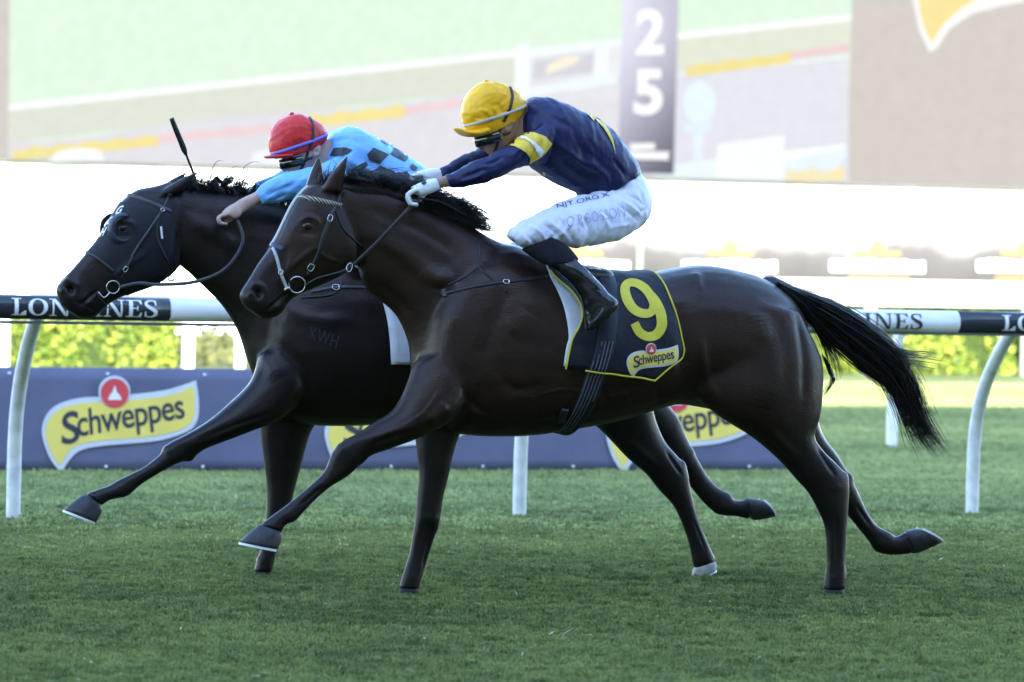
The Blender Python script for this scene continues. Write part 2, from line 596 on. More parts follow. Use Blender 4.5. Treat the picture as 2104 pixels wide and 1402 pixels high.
def grass_patch(poly, density, tuft_ob, name, smin, smax, seed):
    me = mesh_data(name, [(p[0], p[1], 0.001) for p in poly], [tuple(range(len(poly)))])
    o = bpy.data.objects.new(name, me); COL.objects.link(o); o['kind'] = 'stuff'
    ng = bpy.data.node_groups.new(name, 'GeometryNodeTree')
    ng.interface.new_socket('Geometry', in_out='INPUT', socket_type='NodeSocketGeometry')
    ng.interface.new_socket('Geometry', in_out='OUTPUT', socket_type='NodeSocketGeometry')
    gi = ng.nodes.new('NodeGroupInput'); go = ng.nodes.new('NodeGroupOutput')
    dp = ng.nodes.new('GeometryNodeDistributePointsOnFaces'); dp.inputs['Density'].default_value = density; dp.inputs['Seed'].default_value = seed
    ip = ng.nodes.new('GeometryNodeInstanceOnPoints')
    oi = ng.nodes.new('GeometryNodeObjectInfo'); oi.inputs['Object'].default_value = tuft_ob; oi.inputs['As Instance'].default_value = True
    rv = ng.nodes.new('FunctionNodeRandomValue'); rv.data_type = 'FLOAT_VECTOR'
    rv.inputs[0].default_value = (0, 0, 0); rv.inputs[1].default_value = (0.25, 0.25, 6.283)
    rs = ng.nodes.new('FunctionNodeRandomValue'); rs.data_type = 'FLOAT'
    rs.inputs[2].default_value = smin; rs.inputs[3].default_value = smax
    L = ng.links
    L.new(gi.outputs[0], dp.inputs['Mesh']); L.new(dp.outputs['Points'], ip.inputs['Points'])
    L.new(oi.outputs['Geometry'], ip.inputs['Instance']); L.new(rv.outputs[0], ip.inputs['Rotation'])
    nzt = ng.nodes.new('ShaderNodeTexNoise'); nzt.inputs['Scale'].default_value = 5.5; nzt.inputs['Detail'].default_value = 3.0
    pos = ng.nodes.new('GeometryNodeInputPosition'); L.new(pos.outputs[0], nzt.inputs['Vector'])
    mrn = ng.nodes.new('ShaderNodeMapRange'); mrn.inputs['From Min'].default_value = .32; mrn.inputs['From Max'].default_value = .68
    mrn.inputs['To Min'].default_value = .55; mrn.inputs['To Max'].default_value = 1.2
    L.new(nzt.outputs[0], mrn.inputs['Value'])
    mm = ng.nodes.new('ShaderNodeMath'); mm.operation = 'MULTIPLY'; L.new(rs.outputs[1], mm.inputs[0]); L.new(mrn.outputs[0], mm.inputs[1])
    L.new(mm.outputs[0], ip.inputs['Scale']); L.new(ip.outputs[0], go.inputs[0])
    md = o.modifiers.new('grass', 'NODES'); md.node_group = ng
    return o

def gp(px, py): return ground(px, py)[:2]
t1 = tuft(22, 0.021, 0.036, 1, 0.0032)
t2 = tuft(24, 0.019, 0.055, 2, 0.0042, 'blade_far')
ga = grass_patch([gp(-900, 1470), gp(3000, 1530), gp(3000, 1086), gp(-900, 1076)], 1700, t1, 'grass', 0.55, 1.15, 3)
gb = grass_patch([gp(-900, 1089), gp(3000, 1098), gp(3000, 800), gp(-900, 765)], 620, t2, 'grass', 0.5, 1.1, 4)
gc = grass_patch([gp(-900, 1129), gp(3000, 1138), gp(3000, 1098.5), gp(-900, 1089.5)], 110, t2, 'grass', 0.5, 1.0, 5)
gd = grass_patch([gp(-900, 1075.5), gp(3000, 1085.5), gp(3000, 1050), gp(-900, 1040)], 600, t1, 'grass', 0.55, 1.1, 6)
for g_ in (ga, gb, gc, gd):
    g_['label'] = 'short green racecourse turf'

M['clipping'] = mat('dry_clipping', (0.45, 0.44, 0.30), 0.7, 0.2, noise=0.2)
V, F = [], []
for i in range(170):
    c = ground(RNG.uniform(-100, 2200), RNG.uniform(1000, 1420)) + np.array([0, 0, RNG.uniform(.012, .026)])
    a = RNG.uniform(0, 6.28); d = np.array([math.cos(a), math.sin(a), RNG.normal(0, .25)]); e = np.array([-d[1], d[0], .3])
    L_, W_ = RNG.uniform(.008, .026), RNG.uniform(.0015, .004)
    V += [c - d * L_, c + e * W_, c + d * L_, c - e * W_]; F.append((4 * i, 4 * i + 1, 4 * i + 2, 4 * i + 3))
mk('grass_clippings', V, F, M['clipping'], smooth=False, fix=False, kind='stuff')['label'] = 'dry pale clippings scattered on the turf'
# ---- painted steel and plastic of the running rail
M['white_plastic'] = mat('white_plastic', (0.78, 0.79, 0.80), 0.35, 0.5, noise=0.06, nscale=3)
M['white_paint'] = mat('white_paint', (0.80, 0.80, 0.78), 0.5, 0.4, noise=0.05, nscale=6)
M['worn_white'] = mat('worn_white', (0.70, 0.70, 0.68), 0.5, 0.35, noise=0.16, nscale=14)
M['black_vinyl'] = mat('black_vinyl', (0.022, 0.026, 0.036), 0.25, 0.5, noise=0.1, nscale=4)
M['letter_white'] = mat('letter_white', (0.80, 0.80, 0.82), 0.35, 0.4, noise=0.03)
M['letter_black'] = mat('letter_black', (0.03, 0.034, 0.045), 0.35, 0.4, noise=0.05)
M['grey_metal'] = mat('grey_metal', (0.085, 0.088, 0.088), 0.45, 0.5, noise=0.1, nscale=6)

RF = Frame(ground(1067, 1063), YAW)              # plane of the rail's post feet
RAIL_W = -0.55
_ra = RF.uzw(RF.P(345, 636, RAIL_W)); _rb = RF.uzw(RF.P(1990, 663, RAIL_W))
RAIL_R = 0.058
def rail_z(u):
    k = (u - _ra[0]) / (_rb[0] - _ra[0])
    return _ra[1] + k * (_rb[1] - _ra[1])
def rail_u(px): return RF.uzw(RF.P(px, 648, RAIL_W))[0]
def rail_seg(u0, u1, r, n=28, m=6):
    V = []
    th = np.linspace(0, 2 * math.pi, n, endpoint=False)
    for u in np.linspace(u0, u1, m):
        for a in th:
            V.append(RF.W(u, rail_z(u) + r * math.sin(a) * 1.05, RAIL_W + r * math.cos(a)))
    return np.array(V), ring_faces(m, n)
rail = root('running_rail', RF.W(0, 0), 'white running rail on curved posts behind the horses, lettered in black and white', 'rail')
seg_px = [-1250, -700, -170, 345, 868, 1415, 1965, 2540, 3150, 3800]
for i in range(len(seg_px) - 1):
    v, f = rail_seg(rail_u(seg_px[i]) + 0.002, rail_u(seg_px[i + 1]) - 0.002, RAIL_R)
    blk = i % 2 == 0
    mk('rail_sleeve', v, f, M['black_vinyl'] if blk else M['white_plastic'], rail,
       label='black section of the rail' if blk else 'white section of the rail')
v, f = merge([box(RF.W((rail_u(-1250) + rail_u(3800)) / 2, rail_z(0) - RAIL_R * 1.05 - 0.008, RAIL_W),
                  RF.t * (rail_u(3800) - rail_u(-1250)) / 2, RF.n * 0.03, np.array([0, 0, 0.007]))])
mk('rail_seam', v, f, M['grey_metal'], rail, smooth=False)

def rail_post(px, py):
    u = RF.uzw(RF.P(px, py))[0]
    prof = [(0.0, -0.05), (0.0, 0.0), (0.0, 0.22), (-0.01, 0.42), (-0.05, 0.58), (-0.14, 0.75), (-0.30, 0.93), (-0.44, 1.04), (RAIL_W + 0.01, 1.10)]
    pts = [RF.W(u - 0.0 * w, z, w) for w, z in prof]
    v, f = tube(pts, [0.037] * 6 + [0.036, 0.034, 0.033], n=16, sub=4, cap_round=False)
    return mk('post', v, f, M['worn_white'], rail)
for px, py in ((27, 1076), (1067, 1063), (1997, 1060), (2960, 1052), (3950, 1046), (-950, 1085)):
    rail_post(px, py)

# serif capitals, drawn stroke by stroke (unit height, y up)
def stroke_poly(pts, ws, sub=6):
    K = catmull(np.column_stack([np.array(pts, float), ws]), sub)
    P, w = K[:, :2], K[:, 2:]
    T = np.gradient(P, axis=0); T /= np.maximum(np.linalg.norm(T, axis=1, keepdims=True), 1e-9)
    B = np.column_stack([-T[:, 1], T[:, 0]])
    m = len(P)
    V = np.vstack([P + B * w / 2, P - B * w / 2])
    return V, [(i, i + 1, m + i + 1, m + i) for i in range(m - 1)]
def rect(x0, y0, x1, y1): return np.array([(x0, y0), (x1, y0), (x1, y1), (x0, y1)]), [(0, 1, 2, 3)]
def quadp(*p): return np.array(p, float), [(0, 1, 2, 3)]
SW, TH = 0.17, 0.06
def ell(x, y, rx, ry, a0, a1, wide, thin, n=20):
    a = np.radians(np.linspace(a0, a1, n))
    P = np.column_stack([x + rx * np.cos(a), y + ry * np.sin(a)])
    w = thin + (wide - thin) * np.abs(np.cos(a)) ** 1.3
    return stroke_poly(P, w, 1)
GLYPH = {
 'L': (0.66, [rect(.14, .03, .14 + SW, .97), rect(.02, 0, .44, TH), rect(.02, 1 - TH, .44, 1), quadp((.3, 0), (.66, 0), (.64, .30), (.58, .30)), rect(.3, 0, .66, TH)]),
 'O': (0.88, [ell(.44, .5, .34, .46, 0, 360, SW * 1.05, TH)]),
 'N': (0.92, [rect(.13, .02, .13 + TH * 1.2, .98), rect(.74, .02, .74 + TH * 1.2, .98), quadp((.08, 1), (.27, 1), (.82, 0), (.68, 0)), rect(.0, 0, .32, TH), rect(.62, 1 - TH, .93, 1), rect(.0, 1 - TH, .2, 1)]),
 'G': (0.86, [ell(.44, .5, .34, .46, 38, 322, SW * 1.05, TH), rect(.62, .1, .62 + SW, .46), rect(.5, .42, .88, .48), rect(.68, .7, .74, .95)]),
 'I': (0.42, [rect(.125, .03, .125 + SW, .97), rect(.0, 0, .42, TH), rect(.0, 1 - TH, .42, 1)]),
 'E': (0.72, [rect(.13, .03, .13 + SW, .97), rect(.0, 0, .68, TH), rect(.0, 1 - TH, .66, 1), rect(.25, .48, .5, .54), rect(.48, .38, .53, .64), quadp((.5, 0), (.68, 0), (.7, .28), (.65, .28)), quadp((.5, 1), (.64, .74), (.69, .74), (.67, 1))]),
 'S': (0.62, [stroke_poly([(.52, .72), (.48, .92), (.3, .97), (.13, .88), (.11, .72), (.24, .58), (.4, .47), (.52, .33), (.5, .14), (.34, .03), (.14, .06), (.08, .28)], [.05, .07, .08, .11, .14, .17, .19, .17, .14, .09, .07, .05]), rect(.5, .68, .55, .98), rect(.05, .02, .1, .34)]),
}
def serif_word(s, gap=0.06):
    x, parts = 0.0, []
    for ch in s:
        adv, gl = GLYPH[ch]
        for v, f in gl: parts.append((np.column_stack([v[:, 0] + x, v[:, 1], np.zeros(len(v))]), f))
        x += adv + gap
    V, F = merge(parts)
    return V[:, :2] / np.array([x - gap, 1.0]), F
def rail_text(px0, px1, m):
    V, F = serif_word('LONGINES')
    u0, u1 = rail_u(px0), rail_u(px1)
    out = []
    hgt = 0.083
    V2, F2 = refine(V * np.array([u1 - u0, hgt]), F, 0.02)
    for x, y in V2:
        u = u0 + x
        a = (y - hgt * 0.47) / RAIL_R
        out.append(RF.W(u, rail_z(u) + (RAIL_R + .0035) * math.sin(a) * 1.05, RAIL_W - (RAIL_R + .0035) * math.cos(a)))
    mk('lettering', out, F2, m, rail, smooth=False, fix=False)
rail_text(18, 318, M['letter_white'])
rail_text(478, 765, M['letter_black'])
rail_text(985, 1268, M['letter_white'])
rail_text(1612, 1887, M['letter_black'])
rail_text(2050, 2320, M['letter_white'])

# ---- white marker post between the rail and the sunny strip
_mp = ground(1832, 920)
MF = Frame(_mp, YAW)
v, f = tube([MF.W(0, -.05), MF.W(0, .3), MF.W(0.0, .6, -.01), MF.W(0.01, .8, -.04), MF.W(.02, .9, -.1)], 0.042, n=16)
mk('marker_post', v, f, M['white_paint'], label='short white post standing on the shaded grass behind the tail', cat='post')

# ---- sponsor board standing on the grass behind the rail
BF = Frame(ground(800, 970), YAW)
M['board'] = mat('board_fabric', (0.125, 0.132, 0.21), 0.7, 0.25, noise=0.12, nscale=2.5, bump=0.3, bscale=3, bdist=0.03)
M['logo_yellow'] = mat('logo_yellow', (0.82, 0.66, 0.15), 0.55, 0.3, noise=0.06, nscale=5)
M['logo_silver'] = mat('logo_silver', (0.62, 0.64, 0.70), 0.5, 0.3, noise=0.05)
M['logo_red'] = mat('logo_red', (0.66, 0.075, 0.085), 0.5, 0.3, noise=0.05)
M['logo_ink'] = mat('logo_ink', (0.05, 0.055, 0.075), 0.6, 0.2, noise=0.05)
board = root('sponsor_board', BF.W(0, 0), 'long navy advertising board with yellow ribbon logos standing on the grass', 'advertising board')
bu0, bu1 = BF.uzw(BF.P(-700, 960))[0], BF.uzw(BF.P(1632, 972))[0]
zt = BF.uzw(BF.P(250, 757))[1]
nu = 60
V, F = [], []
for i in range(nu + 1):
    u = bu0 + (bu1 - bu0) * i / nu
    for j in range(9):
        z = zt * j / 8
        V.append(BF.W(u, z, 0.012 * math.sin(i * 0.9) * math.sin(math.pi * j / 8) * .5 + 0.02 * (z / zt)))
F = [(i * 9 + j, (i + 1) * 9 + j, (i + 1) * 9 + j + 1, i * 9 + j + 1) for i in range(nu) for j in range(8)]
nv = len(V)
V = np.array(V); V = np.vstack([V, V + BF.n * 0.05])
F = F + [tuple(k + nv for k in q)[::-1] for q in F]
for i in range(nu):
    for j in (0, 8):
        F.append((i * 9 + j, (i + 1) * 9 + j, (i + 1) * 9 + j + nv, i * 9 + j + nv))
for i in (0, nu):
    for j in range(8):
        F.append((i * 9 + j, i * 9 + j + 1, i * 9 + j + 1 + nv, i * 9 + j + nv))
mk('panel', V, F, M['board'], board)
for k in range(14):                                 # eyelets along the edges of the cloth
    for zz in (0.035, zt - 0.035):
        u = bu0 + 0.25 + k * 0.62
        if u < bu1 - .05:
            v, f = ellipsoid(BF.W(u, zz, -0.006), BF.t * .011, np.array([0, 0, .009]), BF.n * .004, 10, 6)
            mk('eyelet', v, f, M['letter_white'], board)
def smooth_outline(pts, sub=6):
    K = list(pts); n = len(K)
    out = []
    for i in range(n):
        p0, p1, p2, p3 = (np.array(K[(i + d) % n], float) for d in (-1, 0, 1, 2))
        # keep real corners sharp
        for j in range(sub):
            s = j / sub
            out.append(0.5 * ((2 * p1) + (-p0 + p2) * s + (2 * p0 - 5 * p1 + 4 * p2 - p3) * s * s + (-p0 + 3 * p1 - 3 * p2 + p3) * s ** 3))
    return np.array(out)
LOGO_OUT = np.array([(182, 650), (205, 575), (260, 530), (350, 505), (440, 500), (570, 490), (700, 475), (780, 455), (848, 432), (856, 432), (868, 520), (862, 600), (820, 650), (700, 690), (560, 705), (440, 715), (350, 735), (300, 780), (272, 826), (262, 824), (235, 795), (205, 740)]) * 0.4707 + np.array([0, 580])
LOGO_IN = np.array([(198, 655), (222, 588), (272, 550), (350, 530), (440, 522), (570, 514), (700, 500), (780, 482), (842, 458), (850, 525), (846, 590), (808, 634), (700, 668), (560, 682), (440, 692), (350, 708), (296, 745), (264, 800), (245, 780), (218, 730)]) * 0.4707 + np.array([0, 580])
LC = np.array([245.0, 872.0])
TXT = text2d('Schweppes', bold=0.012, spacing=0.93)
def logo_shapes(mapf, maxlen):
    """the ribbon logo as pixel-space shapes: border, ribbon, word, oval"""
    S_ = []
    S_.append(('border', poly2d(mapf(smooth_outline(LOGO_OUT, 4)), maxlen), 'logo_silver', 1))
    S_.append(('ribbon', poly2d(mapf(smooth_outline(LOGO_IN, 4)), maxlen), 'logo_yellow', 2))
    big = text2d('S', bold=0.015)
    q = quad_map(big[0], (126, 916), (165, 909), (128, 848), (162, 842))
    S_.append(('word', refine(mapf(q), big[1], maxlen), 'logo_ink', 3))
    rest = text2d('chweppes', bold=0.012, spacing=0.95)
    q = quad_map(rest[0], (161, 916), (383, 876), (156, 843), (374, 806))
    S_.append(('word', refine(mapf(q), rest[1], maxlen), 'logo_ink', 3))
    a = np.linspace(0, 2 * math.pi, 28, endpoint=False)
    o1 = np.column_stack([235 + 33 * np.cos(a), 805 + 33 * np.sin(a)])
    o2 = np.column_stack([236 + 29 * np.cos(a), 808 + 30 * np.sin(a)])
    S_.append(('oval_border', poly2d(mapf(o1), maxlen), 'logo_silver', 3))
    S_.append(('oval', poly2d(mapf(o2), maxlen), 'logo_red', 4))
    fount = np.array([(222, 822), (250, 822), (246, 812), (240, 806), (236, 792), (231, 806), (226, 812)])
    S_.append(('emblem', poly2d(mapf(fount), maxlen), 'letter_white', 5))
    return S_
for dx, sc, dy in ((0, 1, 0), (577, 0.975, 5), (1152, 0.95, 8)):
    mf = lambda P: (np.asarray(P) - LC) * sc + LC + np.array([dx, dy])
    lg = None
    for nm, (v2, f2), mt, lv in logo_shapes(mf, 14):
        V3 = []
        for x, y in v2:
            p = BF.P(x, y, 0.0)
            z = p[2]
            p = BF.P(x, y, -0.010 - 0.003 * lv + 0.02 * z / zt)
            V3.append(p)
        o = mk('logo' if lg is None else nm, V3, f2, M[mt], board if lg is None else lg, smooth=False, fix=False)
        if lg is None: lg = o

# ---- sunlit strip: white fence, hedge, gate posts, boards, white wall and big screen
FF = Frame(ground(385, 757), YAW)
fence = root('white_fence', FF.W(0, 0), 'white wooden fence with two broad bars in front of the hedge', 'fence')
def fu(px, py=757): return FF.uzw(FF.P(px, py))[0]
fpitch = (fu(1785, 768) - fu(385, 757)) / 4.0
for k in range(-3, 9):
    u = fu(385) + k * fpitch
    v, f = box(FF.W(u, 0.5, 0), FF.t * 0.055, FF.n * 0.045, np.array([0, 0, 0.52]))
    mk('post', v, f, M['white_paint'], fence, smooth=False)
for z0, z1 in ((0.84, 0.97), (1.02, 1.14)):
    v, f = box(FF.W(fu(1052), (z0 + z1) / 2, -0.06), FF.t * 9.5, FF.n * 0.014, np.array([0, 0, (z1 - z0) / 2]))
    mk('bar', v, f, M['white_paint'], fence, smooth=False)
v, f = box(FF.W(fu(1052), 0.995, 0.13), FF.t * 9.5, FF.n * 0.012, np.array([0, 0, 0.05]))
mk('back_bar', v, f, M['grey_metal'], fence, smooth=False)
CFr = Frame(ground(492, 800), YAW)
v, f = tube([CFr.W(0, -.05), CFr.W(0, .3), CFr.W(-.01, .6, -.02), CFr.W(-.06, .85, -.12), CFr.W(-.12, 1.02, -.25)], 0.05, n=14)
mk('curved_post', v, f, M['white_paint'], label='curved white post in the sun behind the board, left of the horses', cat='post')

M['leaf'] = mat('hedge_leaf', (0.10, 0.17, 0.025), 0.55, 0.3, col2=(0.30, 0.36, 0.055), nscale=7)
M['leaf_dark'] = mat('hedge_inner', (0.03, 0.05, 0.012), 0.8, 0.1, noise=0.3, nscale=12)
def hedge(u0, u1, w0, w1, h, name, label):
    h_ = root(name, FF.W((u0 + u1) / 2, 0, (w0 + w1) / 2), label, 'hedge', 'clipped hedges behind the fence')
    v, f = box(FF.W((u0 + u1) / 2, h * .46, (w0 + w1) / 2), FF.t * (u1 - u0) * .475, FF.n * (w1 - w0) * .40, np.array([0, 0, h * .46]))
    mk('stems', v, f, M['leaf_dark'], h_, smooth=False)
    n = int((u1 - u0) * 2300)
    V = np.zeros((n * 4, 3))
    for i in range(n):
        uu = RNG.uniform(u0, u1); fr_ = RNG.random()
        if fr_ < 0.62: w = w0 + abs(RNG.normal(0, .05)); z = RNG.uniform(0.0, h)
        elif fr_ < 0.92: w = RNG.uniform(w0, w1); z = h - abs(RNG.normal(0, .04))
        else: w = w1 - abs(RNG.normal(0, .05)); z = RNG.uniform(0, h)
        bulge = 0.05 * math.sin(uu * 5.1) + 0.035 * math.sin(uu * 11.7 + z * 9)
        c = FF.W(uu, z + bulge * .5, w + bulge)
        a = RNG.normal(size=3); a /= np.linalg.norm(a); b = np.cross(a, RNG.normal(size=3)); b /= np.linalg.norm(b)
        s = RNG.uniform(.018, .04)
        V[i * 4:i * 4 + 4] = [c - a * s, c + b * s * .55, c + a * s, c - b * s * .55]
    mk('leaves', V, [(4 * i, 4 * i + 1, 4 * i + 2, 4 * i + 3) for i in range(n)], M['leaf'], h_, smooth=False, fix=False)
hedge(fu(-300), fu(249), 0.25, 0.95, 0.80, 'hedge', 'yellow green clipped hedge left of the black horse, behind the white posts')
hedge(fu(252), fu(378), 0.25, 0.95, 0.80, 'hedge', 'narrow block of sunny hedge seen under the left horse neck')
hedge(fu(1560), fu(2500), 0.25, 0.95, 0.86, 'hedge', 'sunlit clipped hedge at right, behind the flying tail')
M['gravel'] = mat('sandy_path', (0.42, 0.38, 0.26), 0.9, 0.1, noise=0.2, nscale=3)
M['olive'] = mat('olive_leaf', (0.10, 0.12, 0.05), 0.7, 0.2, col2=(0.16, 0.17, 0.07), nscale=5)
# low shrubs that grow in the gap between the hedges
for px, hh, nm in ((465, .45, 'broad olive shrub in the gap beside the black horse chest'), (620, .5, 'olive shrub behind the black horse legs and chest')):
    s_ = root('shrub', FF.W(fu(px), 0, .9), nm, 'shrub', 'olive shrubs between the hedges')
    V = []
    n = 1500
    for i in range(n):
        d = RNG.normal(size=3); d /= np.linalg.norm(d); d[2] = abs(d[2])
        c = FF.W(fu(px) + d[0] * .6 * RNG.uniform(.6, 1), d[2] * hh * RNG.uniform(.5, 1) + .04, .9 + d[1] * .3)
        a = RNG.normal(size=3); a /= np.linalg.norm(a); b = np.cross(a, RNG.normal(size=3)); b /= np.linalg.norm(b)
        s = RNG.uniform(.02, .05)
        V += [c - a * s, c + b * s * .5, c + a * s, c - b * s * .5]
    mk('crown', V, [(4 * i, 4 * i + 1, 4 * i + 2, 4 * i + 3) for i in range(n)], M['olive'], s_, smooth=False, fix=False)
    v, f = tube([FF.W(fu(px), 0, .9), FF.W(fu(px), hh * .7, .9)], [.03, .015])
    mk('trunk', v, f, M['leaf_dark'], s_)

GF = Frame(FF.W(0, 0, 3.0), YAW)
for px, wd, lb in ((45, 16, 'low white post with grey cap far left above the black rail section'), (1823, 13, 'low white post with grey cap above the tail, left of the pair'), (1965, 9, 'low white post with grey cap above the rail, right of the pair')):
    c = GF.uzw(GF.P(px, 600))
    g_ = root('capped_post', GF.W(c[0], 0), lb, 'post', 'grey capped posts behind the fence')
    v, f = box(GF.W(c[0], 0.46, 0), GF.t * wd / 190, GF.n * .08, np.array([0, 0, .46])); mk('shaft', v, f, M['white_paint'], g_, smooth=False)
    v, f = box(GF.W(c[0], 0.955, 0), GF.t * wd / 160, GF.n * .1, np.array([0, 0, .033])); mk('cap', v, f, M['grey_metal'], g_, smooth=False)

# display boards with washed out emblems
DF = Frame(FF.W(0, 0, 8.0), YAW)
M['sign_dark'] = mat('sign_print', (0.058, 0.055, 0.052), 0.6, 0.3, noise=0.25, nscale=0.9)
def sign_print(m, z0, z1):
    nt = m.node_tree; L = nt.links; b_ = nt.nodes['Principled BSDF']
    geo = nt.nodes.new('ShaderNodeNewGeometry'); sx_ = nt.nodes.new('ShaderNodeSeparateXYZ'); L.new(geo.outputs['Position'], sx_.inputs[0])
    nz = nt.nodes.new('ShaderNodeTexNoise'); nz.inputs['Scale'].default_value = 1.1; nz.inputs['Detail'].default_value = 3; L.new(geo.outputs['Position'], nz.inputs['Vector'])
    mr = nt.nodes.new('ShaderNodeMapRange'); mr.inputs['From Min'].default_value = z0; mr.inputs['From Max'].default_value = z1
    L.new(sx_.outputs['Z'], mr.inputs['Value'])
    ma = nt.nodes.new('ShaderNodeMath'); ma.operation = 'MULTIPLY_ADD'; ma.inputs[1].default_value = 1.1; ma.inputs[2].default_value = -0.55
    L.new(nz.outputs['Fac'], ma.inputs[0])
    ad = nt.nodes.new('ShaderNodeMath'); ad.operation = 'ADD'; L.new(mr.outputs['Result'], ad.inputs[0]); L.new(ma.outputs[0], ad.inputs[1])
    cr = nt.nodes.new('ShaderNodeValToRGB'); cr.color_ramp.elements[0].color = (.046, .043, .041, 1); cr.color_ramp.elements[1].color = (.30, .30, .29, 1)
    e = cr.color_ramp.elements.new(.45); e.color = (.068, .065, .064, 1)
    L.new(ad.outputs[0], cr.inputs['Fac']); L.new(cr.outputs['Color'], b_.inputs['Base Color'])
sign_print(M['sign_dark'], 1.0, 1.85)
M['sign_gold'] = mat('sign_gold', (0.20, 0.14, 0.06), 0.6, 0.3, noise=0.05)
M['sign_white'] = mat('sign_white', (0.8, 0.8, 0.8), 0.6, 0.3, noise=0.03)
def dP(px, py, w=0.0): return DF.P(px, py, w)
def sign(px0, px1, ytop, ybot, cx, name, label, bigemblem=False):
    u0, u1 = DF.uzw(dP(px0, ybot))[0], DF.uzw(dP(px1, ybot))[0]
    cxp = (px0 + px1) / 2
    ztop = DF.uzw(dP(cxp, ytop))[1]; zb = 0.25
    s_ = root(name, DF.W((u0 + u1) / 2, 0), label, 'sign', 'sign boards below the screen')
    v, f = box(DF.W((u0 + u1) / 2, (ztop + zb) / 2, .03), DF.t * ((u1 - u0) / 2 + .02), DF.n * .025, np.array([0, 0, (ztop - zb) / 2]))
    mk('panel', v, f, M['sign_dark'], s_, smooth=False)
    for uu in (u0 + .15, u1 - .15):
        v, f = box(DF.W(uu, zb / 2, .03), DF.t * .03, DF.n * .02, np.array([0, 0, zb / 2])); mk('leg', v, f, M['grey_metal'], s_, smooth=False)
    def flat(pts, w, mt, nm):
        mk(nm, [dP(x, y, w) for x, y in pts], [tuple(range(len(pts)))], M[mt], s_, smooth=False, fix=False)
    if bigemblem:
        flat([(14, 560), (16, 520), (34, 492), (70, 474), (110, 466), (170, 462), (330, 462), (330, 560)], -.012, 'sign_white', 'emblem')
        a = np.linspace(0, math.pi, 16); flat([(116 + 24 * math.cos(t), 470 - 32 * math.sin(t)) for t in a], -.016, 'sign_white', 'emblem_dome')
    else:
        sl = 0.017
        def y(x, yy): return yy + (x - cx) * sl
        a = np.linspace(0, math.pi * 2, 18, endpoint=False)
        flat([(cx + 17 * math.cos(t), y(cx, 512) - 17 * math.sin(t)) for t in a], -.012, 'sign_gold', 'crest')
        flat([(cx - 5, 492), (cx + 5, 492), (cx + 3, 500), (cx - 3, 500)], -.014, 'sign_gold', 'crest_top')
        flat([(cx - 48, y(cx - 48, 516)), (cx + 48, y(cx + 48, 516)), (cx + 48, y(cx + 48, 527)), (cx - 48, y(cx - 48, 527))], -.014, 'sign_gold', 'crest_bar')
        x = cx - 97
        while x < cx + 95:                              # a row of pale blocks: the print itself cannot be read
            w_ = random.uniform(9, 17)
            t_ = random.uniform(534, 538)
            flat([(x, y(x, t_)), (x + w_, y(x, t_)), (x + w_, y(x, 559)), (x, y(x, 559))], -.012, 'sign_white', 'print_block')
            x += w_ + random.uniform(0.8, 2)
        x = cx - 60
        while x < cx + 58:
            w_ = random.uniform(5, 9)
            flat([(x, y(x, 567)), (x + w_, y(x, 567)), (x + w_, y(x, 577)), (x, y(x, 577))], -.012, 'sign_gold', 'print_block')
            x += w_ + 1.6
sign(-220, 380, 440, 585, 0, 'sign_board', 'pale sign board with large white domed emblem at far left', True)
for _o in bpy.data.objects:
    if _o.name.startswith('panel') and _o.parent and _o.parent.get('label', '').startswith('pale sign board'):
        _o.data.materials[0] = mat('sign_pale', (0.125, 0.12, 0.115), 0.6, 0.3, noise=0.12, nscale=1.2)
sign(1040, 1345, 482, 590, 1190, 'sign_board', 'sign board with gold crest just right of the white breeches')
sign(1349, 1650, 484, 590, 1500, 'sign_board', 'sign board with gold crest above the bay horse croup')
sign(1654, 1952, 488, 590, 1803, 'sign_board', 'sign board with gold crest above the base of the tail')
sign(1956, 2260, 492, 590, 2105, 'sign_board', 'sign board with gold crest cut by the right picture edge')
M['pole'] = mat('green_pole', (0.20, 0.26, 0.20), 0.5, 0.4, noise=0.1)
_pu = GF.uzw(GF.P(1315, 520))[0]
v, f = tube([GF.W(_pu, 0), GF.W(_pu, 1.2), GF.W(_pu, 2.0)], .035, n=12)
mk('thin_pole', v, f, M['pole'], label='thin green pole rising behind the yellow capped rider', cat='pole')

# white building front and the screen on it
WF = Frame(FF.W(0, 0, 16.0), YAW)
M['render_white'] = mat('white_render', (0.82, 0.82, 0.80), 0.8, 0.2, noise=0.03, nscale=0.5)
bld = root('white_building', WF.W(0, 0, 3), 'long white building front under and behind the big screen', 'building')
v, f = box(WF.W(0, 4.5, 3.2), WF.t * 40, WF.n * 3.0, np.array([0, 0, 4.5])); mk('wall', v, f, M['render_white'], bld, smooth=False)
v, f = box(WF.W(0, 9.15, 3.0), WF.t * 40.3, WF.n * 3.4, np.array([0, 0, .15])); mk('roof', v, f, M['grey_metal'], bld, smooth=False)
for k in range(-9, 10):
    v, f = box(WF.W(k * 4.2, 1.25, .17), WF.t * .18, WF.n * .03, np.array([0, 0, 1.25])); mk('pilaster', v, f, M['render_white'], bld, smooth=False)

